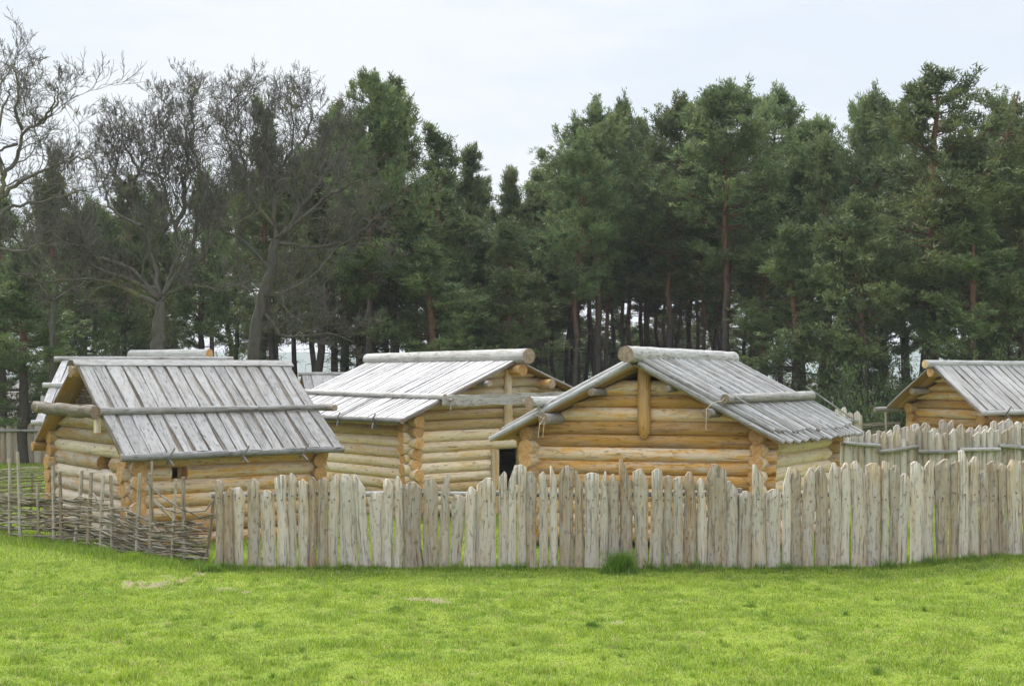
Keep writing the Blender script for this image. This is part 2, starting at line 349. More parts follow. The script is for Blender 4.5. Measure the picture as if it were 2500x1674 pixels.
def rough_pole(mb, p0, p1, r0, r1, mi=0, cap=1, n=10, seg=.3, wob=.012, jit=.05):
    p0, p1 = Vector(p0), Vector(p1); L=(p1-p0).length; m=max(2,int(L/seg)); pts=[]; rs=[]
    a,b=random.uniform(0,6),random.uniform(0,6)
    for i in range(m+1):
        t=i/m; pts.append(p0.lerp(p1,t)+Vector((wob*math.sin(t*4+a),wob*math.sin(t*5+b),wob*math.sin(t*3+a+b)))); rs.append((r0+(r1-r0)*t)*(1+random.uniform(-.06,.06)))
    mb.tube(pts, rs, n, mi, cap, jit)
def hut_walls(root, f, du, dv, pitch, ext, mats, gable_top=None, opens=(), du2=None, ends=1, r_k=.565, phase=.5, under=.02):
    """log walls: mats = (gable material, side A material, side B material, far gable material); opens = (wall, lo, hi, zlo, zhi)"""
    vw=f.W/2-dv; u0=du; u1=f.L-(du if du2 is None else du2); ztop=f.rz(vw)+.02
    def segs(a, b, wall, z):
        out=[(a,b)]
        for (w,lo,hi,zl,zh) in opens:
            if w==wall and zl<z<zh: out=[q for s in out for q in ((s[0],min(s[1],lo)),(max(s[0],hi),s[1])) if q[1]-q[0]>.05]
        return out
    nl=int((ztop-.02)/pitch)
    for wall, sv, mat in (('A',-1,mats[1]),('B',1,mats[2])):
        mb=MB()
        for i in range(nl+1):
            z=(i+phase)*pitch
            if z+pitch*.5>ztop+.09: break
            e0=ext*random.uniform(.75,1.15); e1=ext*random.uniform(.75,1.15); r=pitch*r_k*random.uniform(.96,1.06)
            for a,b in segs(u0-e0,u1+e1,wall,z): log(mb, f.P(a,sv*vw,z), f.P(b,sv*vw,z), r, r*random.uniform(.9,1.05))
        mb.build('wall',[mat,END],root)
    top=gable_top if gable_top else f.zr-.12
    for wall, u, mat in (('G',u0,mats[0]),('H',u1,mats[3])):
        mb=MB(); i=0
        while True:
            z=(i+phase+.5)*pitch; i+=1
            if z>top: break
            r=pitch*r_k*random.uniform(.96,1.06); vm=(f.zr-under-.02-z+r*.75)/f.k; 
            e0=ext*random.uniform(.75,1.15); e1=ext*random.uniform(.75,1.15)
            a=max(-vw-e0,-vm); b=min(vw+e1,vm)
            if b-a<.3: break
            if z>ztop+.05: a=-vm; b=vm
            for p,q in segs(a,b,wall,z): log(mb, f.P(u,p,z), f.P(u,q,z), r, r*random.uniform(.9,1.05))
        lim=[]
        for q in mb.v:
            u_,v_,z_=f.inv(q); lim.append((q[0],q[1],min(q[2],q[2]-z_+f.zr-under-f.k*abs(v_))))
        mb.v=lim
        mb.build('wall',[mat,END],root)
    return u0,u1,vw
def board_roof(root, f, sg, bw, gap, mat, und, th=.03, fr0=0.0, over=0.0, lay=.028, low=None):
    mb=MB(); n=f.nrm(sg); U=f.U; x=0.0
    while x < f.L-.02:
        w=min(bw*random.uniform(.85,1.2), f.L-x)
        if w>.05:
            fr=1+random.uniform(-.012,.012)+over
            mb.board(f.R(x+w/2,fr0,sg,lay), f.R(x+w/2+random.uniform(-.01,.01),fr,sg,lay+random.uniform(-.004,.008)), U, n, w-gap*random.uniform(.5,1.5), w-gap*random.uniform(.5,1.6), th, 0, 1, gap*.38)
        x+=w
    x=-.0
    while x < f.L-.02:                      # under-layer closes the grooves, shade painted on its top; shows as the soffit
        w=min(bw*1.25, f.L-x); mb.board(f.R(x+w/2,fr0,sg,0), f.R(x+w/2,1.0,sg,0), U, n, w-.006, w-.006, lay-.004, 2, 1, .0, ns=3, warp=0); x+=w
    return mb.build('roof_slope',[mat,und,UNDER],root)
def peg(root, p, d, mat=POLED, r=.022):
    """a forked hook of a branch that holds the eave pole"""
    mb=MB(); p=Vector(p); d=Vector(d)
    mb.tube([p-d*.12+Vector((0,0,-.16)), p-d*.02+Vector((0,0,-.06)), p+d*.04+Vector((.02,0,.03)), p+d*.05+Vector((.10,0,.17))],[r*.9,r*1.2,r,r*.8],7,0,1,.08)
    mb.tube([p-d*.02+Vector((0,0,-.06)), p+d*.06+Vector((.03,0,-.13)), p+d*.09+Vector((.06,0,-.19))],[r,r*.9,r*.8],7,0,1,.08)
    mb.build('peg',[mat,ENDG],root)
def one(root, name, fn, mats):
    mb=MB(); fn(mb); return mb.build(name, mats, root)
GRP='log huts inside the palisade'
# --- hut at the left: wide riven boards
f1=Frame(-9.295,30.417,.661,.661,.015,5.089,4.981,1.872,3.755)
h1=thing('log_hut','wide grey board-roofed log hut with a roof pole, behind the wattle fence','hut',f1.P(f1.L/2,0,0),GRP)
win=f1.u_at(412,1141,-f1.W/2+.42), f1.u_at(450,1166,-f1.W/2+.42)
gw=f1.v_at(281,1139,.42), f1.v_at(250,1157,.42)
u0,u1,vw=hut_walls(h1,f1,.45,.42,.278,.27,(WEATH,HONEY,HONEY,HONEY),2.72,
    [('A',win[0][0],win[1][0],1.30,1.66),('G',gw[0][0],gw[1][0],1.40,1.68)],phase=.42)
board_roof(h1,f1,-1,.30,.055,BOARD,FRESH,lay=.065); board_roof(h1,f1,1,.285,.03,BOARD,FRESH)
for sg in (-1,1): one(h1,'ridge_board',lambda mb: mb.board(f1.R(-.07,.045,sg,.095),f1.R(f1.L+.05,.045,sg,.097),(f1.V*sg-Vector((0,0,f1.k))).normalized(),f1.nrm(sg),.2,.2,.03,0,0,.006,ns=14),[BOARD])
one(h1,'ridge_beam',lambda mb: log(mb,f1.P(-.08,0,f1.zr-.19),f1.P(f1.L-.05,0,f1.zr-.19),.13,.12),[HONEY,ENDG])
one(h1,'roof_pole',lambda mb: rough_pole(mb,f1.R(-.06,.585,-1,.16),f1.R(f1.L+.25,.585,-1,.155),.075,.055,n=12),[POLE,ENDG])
one(h1,'roof_pole',lambda mb: rough_pole(mb,f1.R(-.25,.585,1,.12),f1.R(f1.L+.2,.585,1,.12),.07,.06),[POLE,ENDG])
def knob(mb):
    e=f1.R(f1.L+.22,.585,-1,.155); mb.tube([e-f1.V*.28,e-f1.V*.05+Vector((0,0,.01)),e+f1.V*.6],[.075,.085,.075],10,0,1,.06)
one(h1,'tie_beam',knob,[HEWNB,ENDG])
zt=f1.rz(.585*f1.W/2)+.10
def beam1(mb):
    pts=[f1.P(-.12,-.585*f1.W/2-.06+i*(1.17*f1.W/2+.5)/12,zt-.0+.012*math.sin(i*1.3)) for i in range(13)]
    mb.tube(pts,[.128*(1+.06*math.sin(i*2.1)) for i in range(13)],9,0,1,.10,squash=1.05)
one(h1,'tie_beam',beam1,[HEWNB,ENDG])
def hang1(mb):
    v=-.585*f1.W/2+.05; mb.box(f1.P(-.10,v-.06,zt-.42),(0,0,.44),f1.V*.13,f1.U*.10)
    mb.box(f1.P(-.24,v-.055,zt-.02),f1.U*.30,f1.V*.06,(0,0,.05))
one(h1,'hanging_post',hang1,[PALE])
one(h1,'tie_end',lambda mb: (mb.tube([f1.P(-.2,.585*f1.W/2+.1,zt-.02),f1.P(.15,.585*f1.W/2+.1,zt-.02)],.03,7,0,1), mb.box(f1.P(-.14,.585*f1.W/2+.05,zt+.06),(0,0,.2),f1.V*.1,f1.U*.05)),[POLE,ENDG])
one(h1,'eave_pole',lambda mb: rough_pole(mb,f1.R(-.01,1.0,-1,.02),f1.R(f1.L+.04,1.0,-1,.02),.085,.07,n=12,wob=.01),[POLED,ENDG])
one(h1,'eave_pole',lambda mb: rough_pole(mb,f1.R(-.05,.97,1,-.09),f1.R(f1.L-.05,.97,1,-.09),.10,.09,n=12),[FRESH,END])
for px in (410,592,737):
    u,_=f1.u_at(px,1105,-f1.W/2-.05); p=f1.R(u,1.0,-1,.02); peg(h1,p-f1.V*.09,-f1.V)
def wattle1(mb):
    for i in range(26):
        z=2.78+i*.035; vm=(f1.zr-.14-z)/f1.k
        if vm>.05: mb.tube([f1.P(.42+.02*math.sin(v_*9+i*PI),v_*vm,z) for v_ in np.linspace(-1,1,9)],.016,5)
    for v_ in (-.9,-.45,0,.45,.9): mb.tube([f1.P(.42,v_,2.7),f1.P(.42,v_,f1.rz(v_)-.1)],.02,6)
one(h1,'gable_wattle',wattle1,[ROD])
one(h1,'window_shutter',lambda mb: (mb.box(f1.P(win[0][0]+.24,-vw+.09,1.36),f1.U*.2,f1.V*.03,(0,0,.3)),),[HONEY])
# --- hut in the middle: narrow bright boards, big ridge log
f2=Frame(.17,36.286,2.207,2.207,-.016,7.354,6.897,2.412,3.826)
h2=thing('log_hut','log hut with low bright narrow-board roof and dark doorway, between two nearer huts','hut',f2.P(f2.L/2,0,0),GRP)
d0=f2.v_at(1209,1095,.5); d1=f2.v_at(1262,1095,.5); dlo,dhi=min(d0[0],d1[0]),max(d0[0],d1[0])
u0,u1,vw2=hut_walls(h2,f2,.5,.55,.258,.33,(PALE,PALE,PALE,PALE),None,[('G',dlo-.2,dhi,-.1,d0[1]-.02)],phase=.35)
board_roof(h2,f2,1,.205,.058,BOARDW,FRESH,th=.028,lay=.065); board_roof(h2,f2,-1,.205,.022,BOARDW,FRESH,th=.028)
one(h2,'ridge_log',lambda mb: log(mb,f2.P(-.42,0,f2.zr+.15),f2.P(f2.L+.1,0,f2.zr+.14),.19,.165,seg=.3,n=18,jit=.03),[BARKW,ENDG])
one(h2,'ridge_beam',lambda mb: log(mb,f2.P(-.18,0,f2.zr-.2),f2.P(f2.L,0,f2.zr-.2),.15,.14),[HONEY3,END])
for fr,sg,r in ((.30,1,.075),(.56,1,.08),(.30,-1,.12),(.62,-1,.1)):
    one(h2,'purlin',lambda mb: log(mb,f2.R(-.12,fr,sg,-.03-r),f2.R(f2.L-.1,fr,sg,-.03-r),r),[POLE if sg==1 else HONEY3,ENDG])
one(h2,'roof_pole',lambda mb: rough_pole(mb,f2.R(-.18,.67,1,.16),f2.R(f2.L+.1,.64,1,.15),.075,.065,n=12,wob=.02),[BARKW,ENDG])
one(h2,'roof_pole',lambda mb: rough_pole(mb,f2.R(-.18,.67,-1,.13),f2.R(f2.L+.1,.67,-1,.12),.075,.065,n=12),[BARKW,ENDG])
zb=f2.rz(.67*f2.W/2)+.03
def beam2(mb):
    n=16; va=.67*f2.W/2+.12; vb=-.67*f2.W/2-.1; vs=[]; lc=[]
    for i in range(n+1):
        t=i/n; v=va+(vb-va)*t; hh=.135*(1 if t>.06 else .75+t*4); wz=.008*math.sin(i*1.7)
        for (a,b) in ((-.05,-hh),(.05,-hh),(.05,hh),(-.05,hh)): vs.append(f2.P(-.2+a,v,zb+b+wz+random.uniform(-.006,.006))); lc.append((t*5,a,b))
    fs=[(i*4+k,i*4+(k+1)%4,i*4+4+(k+1)%4,i*4+4+k) for i in range(n) for k in range(4)]+[(3,2,1,0),(n*4,n*4+1,n*4+2,n*4+3)]
    mb.add(vs,fs,lc,.6,0,False)
one(h2,'tie_beam',beam2,[HEWN])
one(h2,'tie_peg',lambda mb: (mb.tube([f2.P(-.38,.67*f2.W/2-.03,zb+.02),f2.P(-.1,.67*f2.W/2-.03,zb+.02)],.04,8,0,1), mb.tube([f2.P(-.30,.67*f2.W/2-.03,zb+.0),f2.P(-.31,.67*f2.W/2-.02,zb-.22)],.014,6)),[POLE,ENDG])
v0,z0=f2.v_at(1242,1040,.3)
one(h2,'gable_post',lambda mb: log(mb,f2.P(.33,v0,z0),f2.P(.33,v0,f2.rz(v0)-.15),.115,.11,n=12),[PALE,END])
one(h2,'eave_pole',lambda mb: rough_pole(mb,f2.R(.02,1.0,1,.03),f2.R(f2.L,1.0,1,.03),.07,.065,n=12),[POLED,ENDG])
for px in (918,832): u,_=f2.u_at(px,1035,f2.W/2); peg(h2,f2.R(u,1.0,1,.03)+f2.V*.07,f2.V)
v1,_z=f2.v_at(1200,1100,.4)
one(h2,'door_frame',lambda mb: (mb.box(f2.P(.3,dhi+.02,0),(0,0,d0[1]-.01),f2.V*.21,f2.U*.26), mb.box(f2.P(.3,dlo-.21,0),(0,0,d0[1]-.01),f2.V*.2,f2.U*.26)),[PALE])
# --- hut at the right: roof of poles
f3=Frame(2.426,28.402,1.058,1.353,.004,5.427,5.837,2.168,3.724)
h3=thing('log_hut','golden log hut with split-pole roof, its gable facing over the front palisade','hut',f3.P(f3.L/2,0,0),GRP)
u0,u1,vw3=hut_walls(h3,f3,.55,.62,.268,.33,(HONEY3,PALE,PALE,HONEY),3.36,phase=.55,under=.07)
def pole_roof(sg):
    mb=MB(); n=f3.nrm(sg); k=21; s=f3.L/k
    for i in range(k+1):
        x=i*s; rough_pole(mb,f3.R(x,.02,sg,.02),f3.R(x+random.uniform(-.02,.02),1.0+random.uniform(-.01,.02),sg,.02),.066,.05,0,2,8,.8,.008)
    for i in range(k):
        x=(i+.5)*s; rough_pole(mb,f3.R(x,.0,sg,.10),f3.R(x+random.uniform(-.03,.03),.925+random.uniform(-.02,.02),sg,.085),.075,.06,0,2,8,.6,.012)
    for i in range(14):
        w=f3.L/14; mb.board(f3.R((i+.5)*w,.0,sg,-.055),f3.R((i+.5)*w,.985,sg,-.055),f3.U,n,w-.004,w-.004,.025,1,1,0,ns=3,warp=0)
    return mb.build('roof_slope',[POLE,FRESH,ENDG],h3)
pole_roof(-1); pole_roof(1)
one(h3,'ridge_log',lambda mb: log(mb,f3.P(-.42,-.0,f3.zr+.17),f3.P(f3.L+.05,0,f3.zr+.16),.165,.15,seg=.22,n=18,jit=.04),[BARKW,ENDG])
for fr,sg,r,e in ((.30,1,.075,.3),(.62,1,.115,.42),(.25,-1,.07,.3),(.54,-1,.095,.42)):
    one(h3,'purlin',lambda mb: log(mb,f3.R(-e+.18,fr,sg,-.06-r),f3.R(f3.L-.1,fr,sg,-.06-r),r),[POLE,ENDG])
one(h3,'roof_pole',lambda mb: log(mb,f3.R(-.40,.63,1,.22),f3.R(f3.L+.1,.63,1,.22),.115,.10,seg=.25),[BARKW,ENDG])
one(h3,'roof_pole',lambda mb: log(mb,f3.R(-.03,.575,-1,.235),f3.R(f3.L+.02,.575,-1,.235),.095,.105,seg=.25),[BARKW,ENDG])
def rod(root,a,b,r): one(root,'tie_rod',lambda mb: rough_pole(mb,a,b,r,r*.7,0,0,6,.4,.01),[POLE])
rod(h3,f3.R(.15,.50,-1,.37),f3.R(.75,.97,-1,.16),.022); rod(h3,f3.R(f3.L-.05,.52,-1,.38),f3.R(f3.L+.1,.93,-1,.16),.022)
v0,z0=f3.v_at(1567,1068,.25)
def gpost(mb):
    rs=[.05,.115,.13,.13,.13]; zz=[z0-.02,z0+.09,z0+.3,z0+.9,f3.zr-.05]
    mb.tube([f3.P(.36,v0,z) for z in zz],rs,14,0,1,.03)
one(h3,'gable_post',gpost,[HONEY3,END])
def rope(mb):
    a=f3.R(-.30,.62,1,-.02); b=f3.R(-.30,.63,1,.34)
    mb.tube([a+Vector((.12,-.02,-.13)),a+Vector((-.13,-.05,.0)),b+Vector((-.12,0,-.05)),b+Vector((.05,0,.02)),b+Vector((.15,0,-.15)),a+Vector((.15,0,-.05)),a+Vector((.02,-.03,-.27))],.0065,5)
    for dx in (.03,.12): mb.tube([a+Vector((dx,-.06,-.2)),a+Vector((dx-.02,-.07,-.38)),a+Vector((dx-.03,-.06,-.5))],.0065,5)
one(h3,'rope',rope,[ROPE])
def rope2(mb):
    a=f3.R(-.22,.56,-1,-.05); b=f3.R(-.0,.575,-1,.30)
    mb.tube([b,b+Vector((-.1,-.02,-.1)),a+Vector((-.0,-.03,.15)),a+Vector((-.12,-.05,.02)),a+Vector((-.13,-.05,-.38))],.0065,5)
one(h3,'rope',rope2,[ROPE])
# --- hut at the far right
f4=Frame(12.319,42.209,.512,.512,.012,5.4,3.671,2.443,3.749)
h4=thing('log_hut','small log hut with steep grey roof behind the inner palisade','hut',f4.P(f4.L/2,0,0),GRP)
hut_walls(h4,f4,.85,.42,.262,.3,(HONEY,HONEY,HONEY,HONEY),None,[('A',f4.u_at(2470,1040,-f4.W/2+.42)[0],f4.u_at(2490,1040,-f4.W/2+.42)[0],1.75,2.02)])
board_roof(h4,f4,-1,.31,.06,BOARD,FRESH,lay=.06); board_roof(h4,f4,1,.31,.03,BOARD,FRESH)
one(h4,'ridge_log',lambda mb: log(mb,f4.P(-.22,0,f4.zr+.08),f4.P(f4.L,0,f4.zr+.08),.125,.11),[POLE,ENDP])
one(h4,'ridge_beam',lambda mb: log(mb,f4.P(-.02,0,f4.zr-.17),f4.P(f4.L-.1,0,f4.zr-.17),.12),[HONEY,END])
one(h4,'eave_pole',lambda mb: rough_pole(mb,f4.R(.0,1.0,-1,.02),f4.R(f4.L,1.0,-1,.02),.08,.075,n=12),[POLE,ENDG])
one(h4,'eave_pole',lambda mb: rough_pole(mb,f4.R(-.45,1.0,1,.0),f4.R(f4.L,1.0,1,.0),.075,.075,n=12),[POLE,ENDG])
one(h4,'purlin',lambda mb: log(mb,f4.R(.1,.5,1,-.1),f4.R(f4.L,.5,1,-.1),.09),[POLE,ENDG])
u,_=f4.u_at(2451,1005,-f4.W/2); peg(h4,f4.R(u,1.0,-1,.02)-f4.V*.08,-f4.V)
# --- three huts further back, mostly hidden
def back_hut(label,f,mat,ridge,bw,ridge_r=.12,rmat=BARKW,rc=ENDP,u_ext=.2):
    h=thing('log_hut',label,'hut',f.P(f.L/2,0,0),GRP)
    hut_walls(h,f,.5,.45,.27,.28,(WEATH,WEATH,WEATH,WEATH))
    board_roof(h,f,-1,bw,.03,mat,FRESH); board_roof(h,f,1,bw,.03,mat,FRESH)
    one(h,ridge,lambda mb: log(mb,f.P(-u_ext,0,f.zr+ridge_r*.8),f.P(f.L+.2,0,f.zr+ridge_r*.8),ridge_r,ridge_r*.92),[rmat,rc])
    one(h,'eave_pole',lambda mb: rough_pole(mb,f.R(-.1,1.0,-1,.02),f.R(f.L+.1,1.0,-1,.02),.07,.07),[POLE,ENDG])
    one(h,'eave_pole',lambda mb: rough_pole(mb,f.R(-.25,1.0,1,.02),f.R(f.L+.1,1.0,1,.02),.07,.07),[POLE,ENDG])
    for fr in (.45,): one(h,'roof_pole',lambda mb: rough_pole(mb,f.R(-.18,fr,-1,.12),f.R(f.L+.2,fr,-1,.12),.08,.07),[BARKW,ENDP])
    return h
p=at(150,874,41.5); f5=Frame(p.x,p.y,math.radians(2),math.radians(2),0,4.75,5.2,2.2,p.z-.1)
back_hut('pale-roofed log hut behind the left hut, its long thin ridge pole level',f5,BOARDW,'ridge_log',.26,.085,POLE,ENDG)
p=at(490,868,47.0); f6=Frame(p.x,p.y,math.radians(157),math.radians(157),0,2.6,5.0,2.2,p.z-.15)
back_hut('hut whose short thick ridge log and roof top show above the left hut',f6,BOARDW,'ridge_log',.26,.21,BARKW,END,.35)
p=at(736,914,48.0); f7=Frame(p.x,p.y,math.radians(17),math.radians(17),0,4.4,4.4,2.1,p.z-.05)
h7=back_hut('small grey-roofed hut half hidden between the left hut and bright middle roof',f7,BOARD,'ridge_log',.34,.075,POLE,ENDP,.1)
# ------------------------------------------------------------------ palisades
def stake(root, Y, o, z0, mat, th=.05, nailz=None, n=9):
    """o = outline in photo px: (bottom l, bottom r, shoulder l, r, peak x, peak y, shoulder y l, r); z0 = foot height"""
    bl,br,sl,sr,px,py,yl,yr=o
    X=lambda a:(a-CX)*Y/F; Z=lambda b:H-(b-YH)*Y/F
    ps=min(max((px-sl)/max(sr-sl,1e-3),.06),.94)
    pk=.10*random.uniform(.6,1.5)
    ss=sorted(set([0,.05,.15,.28,.72,.85,.95,max(ps-pk,.02),min(ps+pk,.98),.9,1]+([.5] if abs(ps-.5)>.2 else [])))
    def top(s):
        if s<=ps-pk: t=s/max(ps-pk,1e-3); return Z(yl)+(Z(py)-Z(yl))*t
        if s>=ps+pk: t=(1-s)/max(1-ps-pk,1e-3); return Z(yr)+(Z(py)-Z(yr))*t
        return Z(py)
    bulge=random.uniform(.16,.42)*min(abs(br-bl)*Y/F,.20); rn=random.random(); s0=random.random()*60
    pa,pb,pc=(random.uniform(0,6) for _ in range(3)); W=abs(X(br)-X(bl)); wa=.004+.014*random.random()**3; bow=random.uniform(-.022,.022)
    m=len(ss); vs=[]; lc=[]
    zs=min(Z(yl),Z(yr))
    for side in (0,1):
        for s in ss:
            tz=top(s)
            for j in range(n+1):
                t=j/n; z=z0+(tz-z0)*t; q=min(max((z-z0)/max(zs-z0,.1),0),1.15)
                l=X(bl)+(X(sl)-X(bl))*q+wa*math.sin(z*4.2+pa)+.4*wa*math.sin(z*17+pb); r=X(br)+(X(sr)-X(br))*q+wa*math.sin(z*3.6+pc)+.4*wa*math.sin(z*15+pa)
                x=l+(r-l)*s+bow*math.sin(t*PI)
                y=-bulge*(1-(2*s-1)**2)+random.uniform(-.002,.002) if side==0 else th
                vs.append((x,Y+y,z)); lc.append((s0+z,(s-.5)*W,y))
    k=n+1; fs=[]; B=m*k
    for i in range(m-1):
        for j in range(n):
            a=i*k+j; fs.append((a,a+k,a+k+1,a+1)); fs.append((B+a,B+a+1,B+a+k+1,B+a+k))
        a=i*k+n; fs.append((a,a+k,B+a+k,B+a))
    for j in range(n):
        fs.append((j,j+1,B+j+1,B+j)); a=(m-1)*k+j; fs.append((a,B+a,B+a+1,a+1))
    mb=MB(); mb.add(vs,fs,lc,rn,0,False); mb.sm=[k_<(m-1)*(2*n+1) and k_%(2*n+1)<2*n and k_%2==0 for k_ in range(len(fs))]; st=mb.build('stake',[mat],root)
    if nailz is not None:
        xc=(X(bl)+X(br)+X(sl)+X(sr))/4+random.uniform(-.02,.02); nb=MB(); nb.tube([(xc,Y-bulge-.014,nailz),(xc+.002,Y+.01,nailz)],.011,6,0,0); nb.build('nail',[NAIL],st)
    return st
R1=[(70,155,72,158,112,235,275,270),(165,285,160,270,238,318,420,345),(305,390,270,410,330,318,330,430),(440,580,435,560,492,222,290,270),(600,748,568,728,645,350,400,390),
(775,895,740,865,815,178,215,185),(915,985,885,985,920,160,240,240),(1003,1108,990,1115,1050,228,250,275),(1115,1205,1120,1205,1165,200,265,240),(1215,1330,1213,1328,1285,208,245,240),
(1345,1455,1350,1460,1420,175,260,215),(1480,1690,1470,1625,1530,172,270,265),(1700,1828,1628,1750,1645,172,190,330),(1830,1932,1785,1945,1860,375,430,400),(1937,2068,1955,2080,1995,222,235,310),(2072,2165,2085,2170,2120,192,265,270),(2180,2402,2185,2385,2285,258,300,340)]
R2=[(155,320,150,325,240,210,280,310),(315,425,345,445,435,155,330,165),(440,555,465,620,530,400,440,430),(595,725,635,750,680,310,380,360),(745,965,755,970,890,210,290,350),(985,1090,1000,1095,1060,140,200,170),
(1104,1195,1110,1205,1190,70,270,80),(1208,1305,1208,1310,1245,62,75,95),(1310,1430,1310,1425,1345,140,145,230),(1448,1560,1448,1540,1495,143,180,200),(1570,1665,1570,1655,1580,80,90,240),(1675,1835,1672,1840,1760,75,175,130),
(1840,1945,1845,1945,1865,138,145,290),(1955,2120,1965,2122,2035,152,180,170),(2125,2215,2130,2212,2200,140,290,150),(2228,2350,2225,2345,2280,170,270,285)]
R3=[(115,262,105,240,130,5,10,260),(278,412,250,425,330,112,145,240),(430,575,465,585,525,110,150,140),(587,690,605,700,650,182,215,200),(700,820,715,820,775,198,230,330),(828,970,830,955,890,145,200,270),(978,1083,965,1060,1012,215,260,260),
(1090,1290,1070,1300,1165,55,270,140),(1302,1425,1302,1432,1325,245,255,350),(1432,1570,1437,1590,1510,357,440,400),(1580,1755,1592,1720,1612,60,80,250),(1762,1910,1740,1915,1830,335,380,370),(1920,2025,1940,2025,2005,90,290,110),(2035,2145,2032,2145,2075,105,180,190),(2155,2285,2175,2305,2250,97,200,200)]
R4=[(10,150,0,135,70,258,330,390),(160,285,160,275,210,222,350,310),(291,385,300,390,350,225,300,270),(405,580,395,555,450,208,250,350),(587,725,565,750,650,228,262,290),(727,815,752,825,780,210,215,225),(825,915,835,945,900,255,310,290),(922,1025,950,1065,1000,345,380,405),
(1065,1205,1072,1222,1120,210,240,290),(1210,1335,1232,1340,1290,203,270,215),(1370,1485,1345,1525,1470,182,265,190),(1502,1600,1527,1612,1585,208,245,215),(1602,1720,1615,1725,1650,85,95,250),(1730,1850,1728,1840,1790,155,230,200),(1860,1965,1850,1940,1890,315,350,350),
(1975,2075,1920,2045,2000,205,250,240),(2090,2160,2055,2145,2095,232,310,260),(2175,2330,2150,2320,2210,190,290,215),(2336,2440,2322,2430,2380,190,220,230),(2450,2570,2440,2560,2500,200,240,250),(2580,2680,2575,2690,2620,170,230,220),(2690,2830,2700,2820,2760,220,260,270),(2840,2930,2830,2920,2880,180,230,240)]
def conv(rows,ox,oy,k=4.592): return [(ox+a/k,ox+b/k,ox+c/k,ox+d/k,ox+e/k,oy+f_/k,oy+g/k,oy+h/k) for a,b,c,d,e,f_,g,h in rows]
YF=25.7
rows=conv(R1,510,1120)+conv(R2,1000,1120)+conv(R3,1490,1120)+conv(R4,1990,1080)
pf=thing('palisade_fence','long front palisade of uneven pointed split stakes weathered grey and tan, rising from the meadow','fence',((1400-CX)*YF/F,YF,0))
for o in rows:
    xm=((o[0]+o[1])/2-CX)*YF/F; st=stake(pf,YF+random.uniform(-.012,.012),o,gz(xm,YF)-.08,STAKE,random.choice((.035,.045,.06)),H-(1216+random.uniform(-6,6)-YH)*YF/F+.4*gz(xm,YF))
for i in range(7):
    xa=-5.4+i*2.35; xb=xa+2.3; za=1.335+.02*random.uniform(-1,1)+.35*gz(xa,YF); zb_=1.335+.02*random.uniform(-1,1)+.35*gz(xb,YF)
    one(pf,'rail',lambda mb: rough_pole(mb,(xa,YF+.13,za),(xb,YF+.13,zb_),.05,.045),[POLE,ENDG])
    one(pf,'post',lambda mb: rough_pole(mb,(xa+.1,YF+.25,-.1),(xa+.1,YF+.25,1.45+gz(xa,YF)),.07,.06,n=10),[POLE,ENDG])
def rnd_fence(label,px0,px1,Y,pitch,ytop,var,base=0.0,mat=STAKEF,rails=(),posts=False,cap=.6,th=.04):
    r=thing('palisade_fence',label,'fence',((px0+px1)/2*Y/F-CX*Y/F,Y,0)); x=px0
    while x<px1:
        w=pitch*random.uniform(.78,1.25); yt=ytop(x)+random.uniform(-var,var); s=w*random.uniform(.5,.9); k=random.uniform(.2,.8); cl=random.uniform(.3,1)*s; cr=random.uniform(.3,1)*s; ln=random.uniform(-.06,.06)*pitch*2
        stake(r,Y+random.uniform(-.02,.02),(x-ln,x+w*.95-ln,x,x+w*.95,x+w*k,yt,yt+cl,yt+cr),-.05,mat,th,None,5); x+=w
    for (a,ya,b,yb) in rails:
        one(r,'rail',lambda mb: rough_pole(mb,at(a,ya,Y-.1),at(b,yb,Y-.1),.055,.05,n=9),[POLE,ENDG])
    return r
rnd_fence('inner palisade behind the front one, grey rails nailed across its near face',2046,2620,38.5,17.5,lambda x:1052-9*max(0,(x-2200)/200)+(10 if 2150<x<2200 else 0),11,
    rails=[(2052,1081,2148,1086),(2146,1102,2244,1089),(2242,1102,2346,1102),(2344,1096,2442,1097),(2440,1088,2540,1096),(2538,1092,2640,1092)])
rnd_fence('row of grey stakes tops rising just behind the inner palisade, before the right hut',2140,2640,40.0,21,lambda x:1034-(8 if x>2400 else 0)+(14 if x<2190 else 0),13)
rnd_fence('short far stretch of tall pale stakes with one rail, beside the pole-roofed hut',1990,2098,49.0,15,lambda x:1002,14,rails=[(2010,1023,2096,1026)])
rnd_fence('far palisade of brownish stakes across the lawn at the left edge',-160,112,57.0,17,lambda x:1034,7,mat=STAKE,rails=[(-160,1050,-40,1051),(-42,1050,120,1052)])
